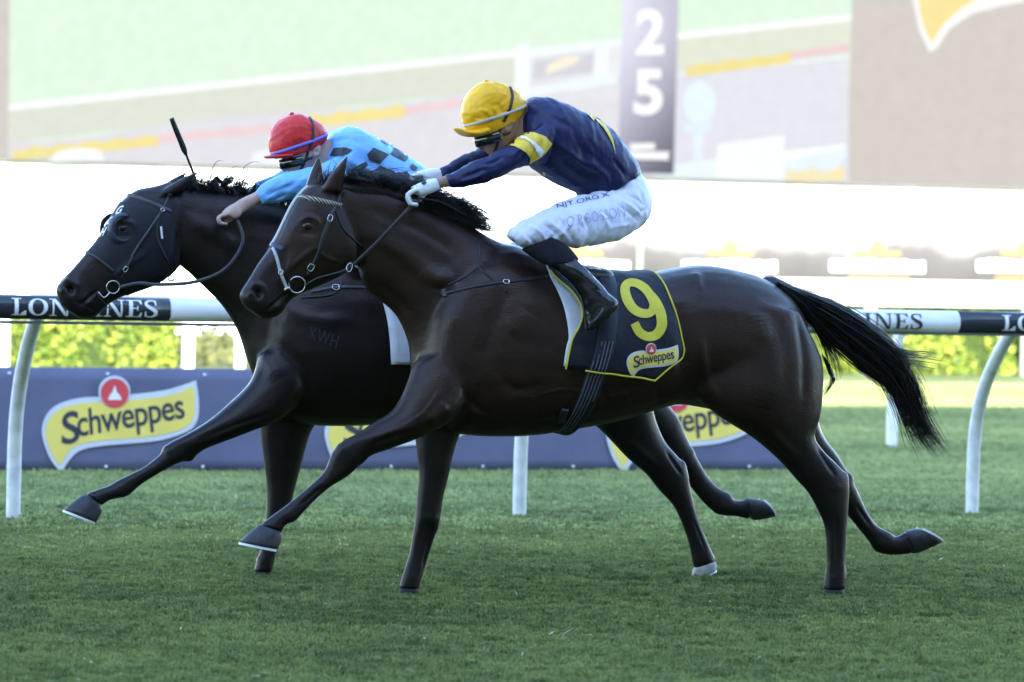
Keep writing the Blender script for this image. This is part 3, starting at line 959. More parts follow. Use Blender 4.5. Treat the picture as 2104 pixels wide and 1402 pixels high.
def screen_mat():
    m = bpy.data.materials.new('screen_picture'); m.use_nodes = True
    nt = m.node_tree; b = nt.nodes['Principled BSDF']; L = nt.links
    a = nt.nodes.new('ShaderNodeVertexColor'); a.layer_name = 'Col'
    b.inputs['Base Color'].default_value = (.004, .004, .004, 1); b.inputs['Roughness'].default_value = .9; b.inputs['Specular IOR Level'].default_value = .05
    tc = nt.nodes.new('ShaderNodeTexCoord'); nz = nt.nodes.new('ShaderNodeTexNoise'); nz.inputs['Scale'].default_value = 5.0; nz.inputs['Detail'].default_value = 6
    L.new(tc.outputs['Object'], nz.inputs['Vector'])
    mr = nt.nodes.new('ShaderNodeMapRange'); mr.inputs['To Min'].default_value = .97; mr.inputs['To Max'].default_value = 1.13
    L.new(nz.outputs['Fac'], mr.inputs['Value'])
    mx = nt.nodes.new('ShaderNodeMix'); mx.data_type = 'RGBA'; mx.blend_type = 'MULTIPLY'; mx.inputs['Factor'].default_value = 1
    L.new(a.outputs['Color'], mx.inputs['A']); L.new(mr.outputs['Result'], mx.inputs['B'])
    L.new(mx.outputs['Result'], b.inputs['Emission Color'])
    b.inputs['Emission Strength'].default_value = 1.0 / EXPO
    return m
M['screen'] = screen_mat()
M['bezel'] = mat('screen_bezel', (0.10, 0.10, 0.10), 0.5, 0.3, noise=0.1)
SF = Frame(WF.W(0, 0, 0.10), YAW)
scr = root('big_screen', SF.W(0, 0), 'huge outdoor video screen showing pale green turf and flower beds', 'screen')
def sp(x, y, lv): return SF.P(x, y, -0.012 * lv)
sb = [sp(-400, 318, 0), sp(2500, 400, 0), sp(2500, -400, 0), sp(-400, -480, 0)]
c = sum(sb) / 4
V = [p + SF.n * 0.01 for p in sb] + [p + SF.n * 0.09 for p in sb]
mk('housing', V, [(3, 2, 1, 0), (4, 5, 6, 7), (0, 1, 5, 4), (1, 2, 6, 5), (2, 3, 7, 6), (3, 0, 4, 7)], M['bezel'], scr, smooth=False)
V = [sp(-400, 314.5, 1), sp(2500, 396.5, 1), sp(2500, 401, 1), sp(-400, 319, 1)]
mk('bottom_trim', V, [(0, 1, 2, 3)], M['bezel'], scr, smooth=False, fix=False)
def pane(pts, rgb, lv, name='picture_patch', cols=None):
    pts = list(pts)
    g_ = sum(rgb) / 3.0; rgb = tuple(min(254, c_ * .78 + g_ * .22 + 3) for c_ in rgb)
    cc = np.array([srgb(*rgb)] * len(pts)) if cols is None else np.array([srgb(*q) for q in cols])
    mk(name, [sp(x, y, lv) for x, y in pts], [tuple(range(len(pts)))], M['screen'], scr, smooth=False, fix=False, col=cc)
def yb(x): return 327.5 + (x + 0) * 0.0283
pane([(-400, yb(-400)), (2500, yb(2500)), (2500, -400), (-400, -400)], (206, 197, 188), 1, 'picture')
pane([(18, yb(18)), (1738, yb(1738)), (1753, -60), (20, -60)], (216, 243, 217), 2, 'picture')
def L1(x): return 215 - (x - 15) * 0.1069            # far white line on the turf
def band(x0, x1, fa, fb, rgb, lv, n=24):
    xs = np.linspace(x0, x1, n)
    pane([(x, fa(x)) for x in xs] + [(x, fb(x)) for x in xs[::-1]], rgb, lv)
band(17, 1060, lambda x: L1(x) + 12, lambda x: L1(x) + 78, (214, 222, 204), 3)
band(17, 1330, lambda x: L1(x) + 76 + 8 * math.sin(x * .01), lambda x: yb(x) + .8, (219, 217, 226), 3)
band(1060, 1330, lambda x: L1(x) + 12, lambda x: L1(x) + 120, (226, 230, 234), 3)
band(1330, 1748, lambda x: L1(x) - 2 + 8, lambda x: L1(x) + 95, (220, 225, 203), 3)
band(1330, 1744, lambda x: L1(x) + 84, lambda x: yb(x) + .8, (219, 219, 231), 3)
band(17, 1749, lambda x: L1(x), lambda x: L1(x) + 13, (245, 252, 253), 4)
band(1386, 1745, lambda x: L1(x) + 82, lambda x: L1(x) + 90, (228, 234, 247), 4)
def flowers(x0, y0, x1, y1, th, rgb, lv=5):
    n = 30; xs = np.linspace(x0, x1, n)
    top = [(x, y0 + (y1 - y0) * (x - x0) / (x1 - x0) - th * (.6 + .12 * math.sin(x * .11) + .08 * math.sin(x * .31))) for x in xs]
    bot = [(x, y0 + (y1 - y0) * (x - x0) / (x1 - x0) + th * .35) for x in xs[::-1]]
    pane(top + bot, rgb, lv)
flowers(26, 322, 325, 292, 24, (246, 226, 130)); flowers(615, 256, 832, 232, 26, (247, 227, 128)); flowers(1410, 150, 1625, 122, 22, (247, 224, 120))
flowers(1615, yb(1615) - 8, 1735, yb(1735) - 14, 26, (250, 228, 160))
flowers(325, 288, 560, 266, 16, (240, 200, 203)); flowers(832, 230, 960, 212, 16, (240, 200, 203)); flowers(1625, 116, 1746, 100, 15, (238, 196, 200))
pane([(100, 334), (115, 312), (160, 304), (205, 308), (216, 332)], (240, 244, 251), 6)
pane([(515, 338), (520, 316), (560, 306), (600, 318), (610, 340)], (232, 240, 248), 6)
pane([(1056, 205), (1060, 92), (1086, 88), (1088, 200)], (236, 246, 250), 6)
pane([(1086, 200), (1086, 178), (1268, 152), (1268, 172)], (228, 240, 247), 6)
pane([(1222, 160), (1224, 88), (1250, 84), (1248, 158)], (234, 245, 250), 6)
pane([(1086, 118), (1086, 102), (1272, 80), (1272, 94)], (234, 245, 249), 6)
pane([(1094, 164), (1096, 124), (1220, 108), (1218, 150)], (205, 206, 216), 6)
pane([(1120, 155), (1128, 132), (1160, 118), (1195, 116), (1180, 132), (1140, 146)], (250, 236, 205), 7)
a_ = np.linspace(0, 2 * math.pi, 22, endpoint=False)
pane([(1437 + 34 * math.cos(t), 212 + 46 * math.sin(t)) for t in a_], (219, 240, 250), 6)
pane([(1400, 256), (1462, 250), (1464, 264), (1440, 274), (1405, 272)], (214, 236, 248), 6)
pane([(1424, 330), (1426, 270), (1446, 270), (1444, 330)], (220, 236, 250), 6)
pane([(1340, 372), (1340, 342), (1740, 296), (1738, 322), (1700, yb(1700) - 1), (1340, yb(1340) + .5)], (224, 238, 248), 5)
pane([(1470, 350), (1474, 298), (1612, 278), (1608, yb(1608) - 2), (1470, yb(1470) - 2)], (238, 247, 252), 6)
pane([(1612, 330), (1612, 312), (1736, 296), (1736, 306)], (242, 250, 252), 7)
# the number column of the picture
nx, ny = 10, 20
V, cc, F = [], [], []
for j in range(ny + 1):
    for i in range(nx + 1):
        s, t = i / nx, j / ny
        x = (1281 + 115 * s) - 12 * t; y = -40 + (396 + 2 * s) * t
        V.append(sp(x, y, 8))
        base = np.array((226, 227, 243)) * (1 - s) + np.array((190, 190, 206)) * s
        low = np.array((150, 150, 172)) * (1 - s) + np.array((82, 82, 98)) * s
        k = min(1, max(0, (t - 0.25) / 0.75)) ** 1.4
        cc.append(srgb(*(base * (1 - k) + low * k)))
F = [(j * (nx + 1) + i, j * (nx + 1) + i + 1, (j + 1) * (nx + 1) + i + 1, (j + 1) * (nx + 1) + i) for j in range(ny) for i in range(nx)]
mk('number_column', V, F, M['screen'], scr, smooth=False, fix=False, col=np.array(cc))
for ch, q in (('2', ((1305, 113), (1364, 113), (1308, 18), (1368, 18))), ('5', ((1301, 237), (1361, 237), (1304, 142), (1363, 142)))):
    t_ = text2d(ch, bold=0.035)
    p2 = quad_map(t_[0], *q)
    mk('numeral', [sp(x, y, 9) for x, y in p2], t_[1], M['screen'], scr, smooth=False, fix=False, col=np.array([srgb(254, 254, 255)] * len(p2)))
pane([(1294, 296), (1345, 294), (1346, 307), (1294, 309)], (250, 250, 252), 9, 'print_block')
pane([(1291, 312), (1378, 312), (1372, 320), (1376, 329), (1291, 327)], (250, 250, 252), 9, 'print_block')
# gold swirl in the right hand picture
pane([(1874, -10), (1888, 60), (1910, 108), (1926, 98), (1950, 60), (1998, 28), (2060, 12), (2180, -10)], (248, 246, 244), 3)
pane([(1884, -10), (1896, 50), (1914, 92), (1936, 54), (1972, 20), (2020, -10)], (250, 226, 130), 4)

# ---- the grandstand behind the camera whose shadow lies over the track
M['concrete'] = mat('concrete', (0.36, 0.35, 0.33), 0.85, 0.2, noise=0.15, nscale=1)
GS = Frame(np.array([0, 0, 0]), YAW)
stand = root('grandstand', GS.W(0, 0, -4), 'tall concrete grandstand with a wide roof behind the photographer', 'grandstand')
SH_EDGE = np.dot(ground(1900, 838), N_TRACK)         # where the shadow ends, along the track normal
sun_h = np.array([sdir.x, sdir.y, 0]); kk = -np.dot(sun_h, N_TRACK) / sdir.z
LIP = -2.0                                             # the roof's front lip, just behind the photographer
ROOF_Z = (SH_EDGE - LIP) / kk
for k in range(14):
    z = 0.75 * (k + 1)
    v, f = box(GS.W(0, z / 2, -4.5 - 1.1 * k), GS.t * 70, GS.n * .55, np.array([0, 0, z / 2])); mk('terrace', v, f, M['concrete'], stand, smooth=False)
v, f = box(GS.W(0, ROOF_Z / 2, -20.4), GS.t * 70, GS.n * .4, np.array([0, 0, ROOF_Z / 2])); mk('back_wall', v, f, M['concrete'], stand, smooth=False)
v, f = box(GS.W(0, ROOF_Z - .25, (LIP - 20.9) / 2), GS.t * 70, GS.n * (LIP + 20.9) / 2, np.array([0, 0, .25])); mk('roof', v, f, M['concrete'], stand, smooth=False)
for k in range(-6, 7):
    v, f = tube([GS.W(k * 10 + 5, 0, -17), GS.W(k * 10 + 5, ROOF_Z - .5, -17)], .3, n=12, cap_round=False); mk('column', v, f, M['concrete'], stand)
# ================================================================== horses
M['coat'] = mat('horse_coat', (0.03, 0.02, 0.015), 0.40, 0.33, noise=0.36, nscale=6, bump=0.22, bscale=300, sheen=0.0, attr=True, bdist=0.004)
def coat_detail(m):
    nt = m.node_tree; L = nt.links; b_ = nt.nodes['Principled BSDF']
    tc = nt.nodes.new('ShaderNodeTexCoord')
    n1 = nt.nodes.new('ShaderNodeTexNoise'); n1.inputs['Scale'].default_value = 5.0; n1.inputs['Detail'].default_value = 6; n1.inputs['Roughness'].default_value = .65
    L.new(tc.outputs['Object'], n1.inputs['Vector'])
    mr = nt.nodes.new('ShaderNodeMapRange'); mr.inputs['From Min'].default_value = .3; mr.inputs['From Max'].default_value = .7
    mr.inputs['To Min'].default_value = .27; mr.inputs['To Max'].default_value = .47
    L.new(n1.outputs['Fac'], mr.inputs['Value']); L.new(mr.outputs['Result'], b_.inputs['Roughness'])
    mp = nt.nodes.new('ShaderNodeMapping'); mp.inputs['Scale'].default_value = (60, 60, 260); mp.inputs['Rotation'].default_value = (0, .5, .35)
    L.new(tc.outputs['Object'], mp.inputs['Vector'])
    n2 = nt.nodes.new('ShaderNodeTexNoise'); n2.inputs['Scale'].default_value = 1.0; n2.inputs['Detail'].default_value = 3; L.new(mp.outputs['Vector'], n2.inputs['Vector'])
    n3 = nt.nodes.new('ShaderNodeTexNoise'); n3.inputs['Scale'].default_value = 16.0; n3.inputs['Detail'].default_value = 4; L.new(tc.outputs['Object'], n3.inputs['Vector'])
    b1 = nt.nodes.new('ShaderNodeBump'); b1.inputs['Strength'].default_value = .25; b1.inputs['Distance'].default_value = .012; L.new(n3.outputs['Fac'], b1.inputs['Height'])
    b2 = nt.nodes.new('ShaderNodeBump'); b2.inputs['Strength'].default_value = .35; b2.inputs['Distance'].default_value = .003; L.new(n2.outputs['Fac'], b2.inputs['Height'])
    L.new(b1.outputs['Normal'], b2.inputs['Normal']); L.new(b2.outputs['Normal'], b_.inputs['Normal'])
coat_detail(M['coat'])
M['coat'].node_tree.nodes['Principled BSDF'].inputs['Specular Tint'].default_value = (1.0, 0.88, 0.83, 1)
M['hair_black'] = mat('black_hair', (0.010, 0.009, 0.010), 0.42, 0.45, noise=0.3, nscale=30)
M['hoof'] = mat('hoof_horn', (0.028, 0.028, 0.033), 0.5, 0.4, noise=0.3, nscale=40, bump=0.3, bscale=90, stretch=(1, 1, .3))
M['hoof_white'] = mat('hoof_horn_pale', (0.34, 0.32, 0.28), 0.55, 0.4, noise=0.2, nscale=40)
M['hoof_dark'] = mat('hoof_horn_dark', (0.014, 0.013, 0.015), 0.6, 0.3, noise=0.3, nscale=40)
M['shoe'] = mat('aluminium_shoe', (0.78, 0.78, 0.77), 0.4, 0.5, metal=0.0, noise=0.15, nscale=30)
M['eye'] = mat('eye_dark', (0.006, 0.005, 0.005), 0.16, 0.45, noise=0.05)

HF1 = Frame(ground(1270, 1226), YAW)
HF2 = Frame(HF1.o + HF1.n * 1.0, YAW)

# --- outline sections traced on the photograph: (x, y) of one edge, (x, y) of the other, half width (m), lateral centre (m; negative = camera side)
TORSO1 = [(862, 650, 852, 800, .08), (884, 585, 870, 856, .18), (925, 540, 908, 886, .225), (985, 508, 962, 895, .245),
          (1040, 499, 1020, 898, .26), (1100, 520, 1090, 896, .275), (1170, 548, 1160, 886, .285), (1250, 560, 1250, 870, .285),
          (1330, 560, 1320, 850, .27), (1400, 547, 1388, 832, .265), (1450, 544, 1440, 838, .27), (1510, 554, 1505, 850, .265),
          (1565, 572, 1555, 850, .24), (1612, 602, 1600, 840, .19), (1645, 650, 1632, 815, .12), (1655, 705, 1650, 780, .06)]
NECK1 = [(678, 372, 728, 520, .06), (735, 374, 748, 586, .075), (798, 384, 780, 618, .085), (868, 410, 816, 652, .10),
         (936, 446, 842, 712, .125), (1000, 484, 852, 790, .17), (1050, 505, 890, 850, .19)]
HEAD1 = [(662, 374, 738, 494, .062), (632, 384, 737, 530, .088), (606, 412, 726, 550, .098), (586, 450, 703, 566, .098),
         (568, 488, 670, 582, .084), (549, 516, 640, 595, .070), (530, 542, 612, 607, .060), (513, 570, 592, 622, .055),
         (499, 592, 580, 642, .058), (492, 607, 562, 653, .052), (500, 628, 538, 656, .034)]
EAR1N = [(660, 390, 702, 398, .03, -.05), (676, 362, 708, 366, .026, -.06), (696, 338, 713, 340, .018, -.07), (713, 318, 716, 319, .008, -.075)]
EAR1F = [(626, 386, 664, 384, .03, .045), (636, 358, 664, 356, .026, .055), (646, 334, 662, 336, .018, .06), (654, 322, 658, 323, .008, .065)]
NFORE1 = [(955, 700, 850, 745, .07, -.11), (965, 775, 830, 805, .085, -.14), (945, 850, 805, 845, .088, -.15), (868, 897, 768, 868, .070, -.155),
          (800, 923, 734, 891, .055, -.16), (762, 937, 706, 905, .046, -.155), (744, 952, 682, 930, .043, -.15), (716, 978, 666, 968, .036, -.15),
          (672, 1006, 632, 1002, .029, -.15), (630, 1046, 596, 1032, .029, -.15), (606, 1072, 572, 1050, .035, -.15), (588, 1078, 553, 1064, .032, -.15), (578, 1094, 534, 1078, .040, -.15)]
FFORE1 = [(850, 760, 960, 770, .08, .16), (850, 850, 955, 860, .08, .16), (855, 912, 936, 915, .062, .155), (861, 972, 921, 980, .048, .15),
          (857, 1020, 911, 1020, .044, .15), (853, 1062, 905, 1062, .041, .15), (848, 1095, 897, 1092, .033, .15), (840, 1140, 880, 1145, .029, .15),
          (826, 1185, 866, 1190, .034, .15), (819, 1210, 860, 1212, .036, .15)]
NHIND1 = [(1475, 610, 1640, 640, .09, -.14), (1432, 720, 1686, 735, .115, -.15), (1424, 800, 1690, 800, .115, -.16), (1470, 850, 1684, 858, .10, -.16),
          (1545, 898, 1672, 895, .082, -.155), (1600, 945, 1690, 925, .062, -.15), (1640, 990, 1727, 962, .052, -.15), (1660, 1012, 1744, 990, .046, -.15),
          (1682, 1052, 1743, 1035, .041, -.15), (1695, 1086, 1740, 1080, .033, -.15), (1698, 1145, 1737, 1145, .029, -.15), (1694, 1188, 1739, 1188, .036, -.15), (1692, 1212, 1735, 1212, .04, -.15)]
FHIND1 = [(1480, 640, 1630, 660, .09, .13), (1470, 760, 1668, 760, .10, .14), (1540, 850, 1675, 840, .09, .14), (1610, 905, 1690, 895, .07, .14),
          (1655, 945, 1722, 938, .055, .14), (1692, 992, 1750, 986, .047, .14), (1722, 1034, 1768, 1024, .040, .14), (1752, 1072, 1784, 1056, .031, .14),
          (1780, 1106, 1802, 1080, .030, .14), (1806, 1136, 1828, 1093, .035, .14), (1840, 1141, 1838, 1102, .031, .14), (1872, 1138, 1862, 1098, .036, .14)]
def xf(secs, fx, fy):
    return [(fx(s[0]), fy(s[1]), fx(s[2]), fy(s[3])) + tuple(s[4:]) for s in secs]
_fx2 = lambda x: 516 + (x - 846) * 0.985
_fy2 = lambda y: 1188 - (1228 - y) * 0.944
TORSO2 = xf(TORSO1, _fx2, _fy2)
NECK2 = [(346, 376, 364, 540, .058), (398, 390, 393, 567, .075), (458, 394, 426, 598, .085), (530, 406, 460, 634, .10),
         (606, 426, 490, 684, .13), (680, 458, 512, 750, .17), (725, 482, 545, 830, .19)]
HEAD2 = [(350, 372, 374, 505, .062), (318, 382, 362, 552, .088), (280, 390, 345, 568, .098), (249, 414, 320, 585, .098),
         (226, 450, 292, 596, .084), (199, 494, 263, 606, .070), (173, 524, 239, 616, .060), (147, 554, 220, 629, .055),
         (124, 579, 204, 645, .058), (115, 596, 188, 655, .052), (126, 628, 162, 654, .034)]
EAR2N = [(322, 402, 372, 398, .03, -.05), (346, 382, 384, 388, .026, -.06), (378, 364, 394, 368, .018, -.068), (408, 351, 411, 353, .008, -.072)]
EAR2F = [(316, 392, 356, 380, .03, .045), (340, 376, 372, 372, .026, .055), (364, 362, 380, 362, .016, .06), (388, 352, 391, 354, .008, .065)]
NFORE2 = [(630, 690, 530, 735, .07, -.11), (640, 770, 514, 784, .085, -.14), (590, 852, 470, 829, .085, -.15), (518, 886, 424, 867, .064, -.165),
          (455, 910, 377, 895, .052, -.16), (418, 925, 348, 910, .046, -.155), (394, 943, 328, 934, .043, -.15), (362, 954, 298, 958, .034, -.15),
          (322, 976, 270, 973, .029, -.15), (288, 998, 243, 986, .029, -.15), (262, 1020, 222, 998, .035, -.15), (226, 1028, 198, 1006, .032, -.15), (209, 1040, 176, 1014, .040, -.15)]
FFORE2 = [(528, 740, 650, 770, .08, .16), (530, 830, 660, 840, .08, .16), (536, 900, 636, 895, .065, .155), (544, 960, 618, 960, .05, .15),
          (548, 1005, 606, 1005, .044, .15), (547, 1045, 596, 1045, .040, .15), (543, 1080, 582, 1082, .032, .15), (536, 1125, 571, 1122, .029, .15),
          (526, 1158, 563, 1158, .034, .15), (520, 1175, 558, 1178, .036, .15)]
NHIND2 = [(1110, 610, 1275, 640, .09, -.13), (1085, 700, 1330, 720, .11, -.14), (1095, 780, 1338, 790, .11, -.15), (1175, 840, 1340, 835, .10, -.15),
          (1230, 880, 1348, 868, .080, -.145), (1290, 942, 1366, 908, .062, -.14), (1328, 975, 1392, 938, .052, -.14), (1356, 1010, 1411, 964, .046, -.14),
          (1384, 1040, 1418, 1005, .040, -.14), (1402, 1078, 1434, 1064, .031, -.14), (1416, 1120, 1452, 1110, .029, -.14), (1424, 1158, 1468, 1148, .035, -.14), (1428, 1170, 1466, 1160, .034, -.14)]
FHIND2 = [(1120, 640, 1270, 660, .09, .13), (1120, 740, 1318, 750, .10, .14), (1200, 820, 1352, 806, .09, .14), (1280, 870, 1392, 856, .07, .14),
          (1330, 905, 1408, 893, .055, .14), (1368, 942, 1426, 930, .047, .14), (1396, 972, 1440, 956, .040, .14), (1424, 1008, 1458, 984, .031, .14),
          (1448, 1036, 1476, 1002, .030, .14), (1476, 1058, 1500, 1014, .035, .14), (1514, 1062, 1506, 1026, .031, .14), (1540, 1068, 1530, 1030, .036, .14)]

def mir(c, fr): return c - 2 * fr.n * np.dot(c - fr.o, fr.n)

def hoof_geo(fr, wc, coronet, sole, hw0, hw1):
    """coronet: two pixel points (front, heel); sole: two pixel points (toe, heel)"""
    A0, B0 = fr.P(*coronet[0], wc), fr.P(*coronet[1], wc); A1, B1 = fr.P(*sole[0], wc), fr.P(*sole[1], wc)
    V = []
    n, m = 22, 7
    for i in range(m):
        s = i / (m - 1)
        A = A0 * (1 - s) + A1 * s; B = B0 * (1 - s) + B1 * s
        C = (A + B) / 2; e1 = (A - B) / 2; hw = hw0 * (1 - s) + hw1 * s
        bul = 1.0 + 0.05 * math.sin(math.pi * s) - (0.10 if i == 0 else 0)
        for j in range(n):
            a = 2 * math.pi * j / n
            V.append(C + bul * (spow(math.cos(a), .95) * e1 + math.sin(a) * fr.n * hw * (1.0 - 0.15 * math.cos(a))))
    v, f = np.array(V), ring_faces(m, n)
    C = (A1 + B1) / 2; e1 = (A1 - B1) / 2
    nrm = np.cross(e1, fr.n); nrm /= np.linalg.norm(nrm)
    if np.dot(nrm, C - (A0 + B0) / 2) < 0: nrm = -nrm
    sv = []
    ths = np.linspace(-2.6, 2.6, 26)
    for a in ths:
        d = math.cos(a) * e1 + math.sin(a) * fr.n * hw1 * (1 - .15 * math.cos(a))
        L = np.linalg.norm(d); d_ = d / L
        o, i_ = L * 1.015, L - 0.020
        sv += [C + d_ * o + nrm * .0005, C + d_ * o + nrm * .0095, C + d_ * i_ + nrm * .0095, C + d_ * i_ + nrm * .0005]
    return (v, f), (np.array(sv), ring_faces(26, 4))

def hair(strands, r0, n=4):
    """strands: list of point lists -> thin tapered three-sided tubes in one mesh"""
    Vs, Fs, off = [], [], 0
    for pts, rr in strands:
        P = catmull(np.asarray(pts), n)
        m = len(P)
        T = np.gradient(P, axis=0); T /= np.maximum(np.linalg.norm(T, axis=1, keepdims=True), 1e-9)
        x = np.cross(T, [0.3, 0.2, 0.93]); x /= np.maximum(np.linalg.norm(x, axis=1, keepdims=True), 1e-9)
        y = np.cross(T, x)
        R = (rr * r0 * (1 - np.linspace(0, 1, m) ** 2 * .85))[:, None]
        V = np.stack([P + x * R, P - x * R * .5 + y * R * .87, P - x * R * .5 - y * R * .87], 1).reshape(-1, 3)
        Vs.append(V)
        idx = np.arange(m - 1)[:, None] * 3 + off
        for j in range(3):
            a = idx[:, 0] + j; b = idx[:, 0] + (j + 1) % 3
            Fs.append(np.column_stack([a, b, b + 3, a + 3]))
        off += len(V)
    return np.concatenate(Vs), [tuple(r) for r in np.concatenate(Fs).tolist()]

def sweep_hair(fr, guides_a, guides_b, count, w_spread, jit, wc=0.0, lens=(0.75, 1.0), power=1.0):
    """strands between two pixel guide lines of the same length"""
    A, B = np.asarray(guides_a, float), np.asarray(guides_b, float)
    out = []
    for _ in range(count):
        s = RNG.random() ** power
        K = A * (1 - s) + B * s
        ph = RNG.normal(0, 1, 2)
        grow = np.linspace(0.15, 1, len(K))[:, None]
        K = K + ph * jit * grow + RNG.normal(0, jit * .25, K.shape) * grow
        L = RNG.uniform(*lens); m = len(K)
        Kc = catmull(K, 6); Kc = Kc[:max(4, int(len(Kc) * L))]
        w = wc + RNG.normal(0, w_spread)
        pts = [fr.P(x, y, w + RNG.normal(0, .004)) for x, y in Kc[::3]]
        if len(pts) < 3: continue
        out.append((pts, RNG.uniform(.6, 1.5)))
    return out

def build_horse(fr, name, label, parts, hooves, eye_px, nostril, brown, joints=(), strokes=None):
    h = root(name, fr.W(0, 0), label, 'horse')
    L = [loft(fr, s, n=26, p=q) for s, q in parts]
    for x, y, w, rx, ry, rw in joints:
        k = 2 * np.linalg.norm(fr.P(x + .5, y, w) - fr.P(x - .5, y, w)) / 2
        L.append(ellipsoid(fr.P(x, y, w), fr.t * rx * k, fr.z * ry * k, fr.n * rw, 16, 10))
    S = remesh(L, 0.0066, 8)
    zz = fr.uzw(S.V)[:, 1]
    S.smooth(14, .5, np.clip((zz - .55) / .25, 0, 1) * np.clip((fr.uzw(S.V)[:, 0] - fr.uzw(fr.P(nostril[0] + 230, 600))[0]) / .2, 0.0, 1))
    if strokes: strokes(S)
    # nostrils, mouth and eye sockets
    nx, ny = nostril
    S.stroke([(nx - 12, ny - 12), (nx - 2, ny - 20), (nx + 14, ny - 14), (nx + 18, ny)], .013, .009, fr)
    S.stroke([(nx - 14, ny + 6), (nx - 12, ny - 4)], .012, .006, fr)
    S.stroke([(nx - 3, ny - 6), (nx + 6, ny - 2), (nx + 4, ny + 8)], .014, -.024, fr)
    S.stroke([(nx + 22, ny + 34), (nx + 40, ny + 18), (nx + 64, ny - 2)], .009, -.010, fr)
    S.stroke([(nx + 26, ny + 22), (nx + 44, ny + 8)], .010, .004, fr)
    S.stroke([(nx + 36, ny + 32), (nx + 50, ny + 22)], .012, .005, fr)
    ex, ey = eye_px
    S.stroke([(ex - 20, ey + 14), (ex + 18, ey + 16)], .022, -.006, fr)
    S.stroke([(ex - 18, ey - 9), (ex - 2, ey - 17), (ex + 16, ey - 11), (ex + 20, ey)], .012, .012, fr)
    S.stroke([(ex - 3, ey), (ex + 3, ey)], .014, -.007, fr)
    S.smooth(1, .4)
    q = fr.uzw(S.V)
    # colour of the coat itself: bay body, black points
    bay, dark = np.array(brown[0]), np.array(brown[1])
    z = q[:, 1]
    k = np.clip((z - 0.55) / 0.30, 0, 1)
    k = k * k * (3 - 2 * k)
    col = dark + (bay - dark) * k[:, None]
    # darker muzzle and ears
    mz = fr.P(*nostril)
    dm = np.linalg.norm(S.V - mz, axis=1)
    km = np.clip((dm - .09) / .16, 0, 1)[:, None]
    col = dark * 1.3 + (col - dark * 1.3) * (.25 + .75 * km)
    mk('body', S.V, S.F, M['coat'], h, fix=False, col=col)
    for sgn in (-1, 1):
        p, n_ = S.hit(ex, ey)
        if sgn > 0: p, n_ = mir(p, fr), n_ - 2 * fr.n * np.dot(n_, fr.n)
        v, f = ellipsoid(p - n_ * .010, fr.t * .025, np.array([0, 0, .020]), fr.n * .021, 18, 12)
        mk('eye', v, f, M['eye'], h)
    for wc, cor, sol, w0, w1, mt in hooves:
        (v, f), (sv, sf) = hoof_geo(fr, wc, cor, sol, w0, w1)
        o = mk('hoof', v, f, M[mt], h)
        mk('shoe', sv, sf, M['shoe'], o, smooth=False)
    return h, S

def strokes1(S):
    m = HF1
    S.stroke([(655, 505), (620, 530), (590, 556)], .018, .007, m)           # facial crest
    S.stroke([(600, 500), (575, 545), (550, 580)], .03, -.005, m)
    S.stroke([(730, 505), (728, 535), (700, 560), (665, 575)], .016, .006, m)  # jaw edge
    S.stroke([(742, 500), (742, 545), (728, 575)], .02, -.012, m)           # behind the jaw
    S.stroke([(775, 580), (815, 615), (845, 650)], .03, -.008, m)  # jugular groove
    S.stroke([(745, 470), (830, 520), (900, 570), (960, 590)], .05, .012, m)    # neck muscle
    S.stroke([(760, 430), (860, 470), (940, 520)], .04, -.008, m)
    S.stroke([(1000, 540), (955, 620), (920, 700)], .075, .009, m)   # shoulder blade
    S.stroke([(1045, 590), (1010, 680), (985, 760)], .055, -.012, m)
    S.stroke([(1085, 640), (1050, 690)], .06, .008, m)
    S.stroke([(1030, 770), (1060, 800), (1120, 790)], .03, -.007, m)
    S.stroke([(1000, 850), (970, 830), (955, 800)], .02, -.012)  # behind the shoulder
    S.stroke([(860, 560), (900, 575), (930, 560)], .05, .012, m)
    S.stroke([(880, 590), (910, 590), (950, 570)], .014, -.009, m)
    S.stroke([(985, 800), (960, 850), (930, 885)], .03, -.012, m)           # elbow fold
    S.stroke([(920, 830), (880, 870)], .035, .010)
    S.stroke([(1010, 840), (1090, 870), (1170, 860)], .05, -.006, m)
    for x in (1235, 1290, 1345):
        S.stroke([(x, 800), (x + 14, 830)], .02, -.004, m)
    S.stroke([(1395, 620), (1405, 700), (1400, 780)], .05, -.020, m)        # flank hollow
    S.stroke([(1430, 560), (1436, 600)], .03, .012, m)                      # point of hip
    S.stroke([(1636, 640), (1652, 740), (1650, 830)], .032, -.007, m)       # hamstring groove
    S.stroke([(1560, 640), (1580, 760), (1560, 840)], .08, .012, m)
    S.stroke([(1440, 690), (1450, 770), (1480, 830)], .03, .010, m)
    S.stroke([(1580, 885), (1640, 945)], .030, .010)                       # gaskin
    S.stroke([(1680, 920), (1715, 975)], .014, -.010)
    S.stroke([(830, 890), (770, 910)], .02, -.006)
    S.stroke([(860, 870), (800, 890), (750, 905)], .02, .007)
    S.stroke([(1720, 1070), (1720, 1165)], .010, -.008)
    S.stroke([(662, 1000), (616, 1040)], .010, -.008)
    S.stroke([(884, 1105), (868, 1165)], .010, -.007)
    S.stroke([(1760, 1040), (1792, 1085)], .010, -.007)
    for vein in ([(700, 540), (672, 530), (650, 512), (640, 490)], [(905, 800), (870, 850), (820, 880)], [(1090, 820), (1160, 800), (1240, 815), (1330, 800)], [(600, 590), (590, 560), (600, 530)]):
        S.stroke(vein, .009, .004, m)
    S.stroke([(600, 560), (575, 600), (560, 640)], .010, -.004, m)

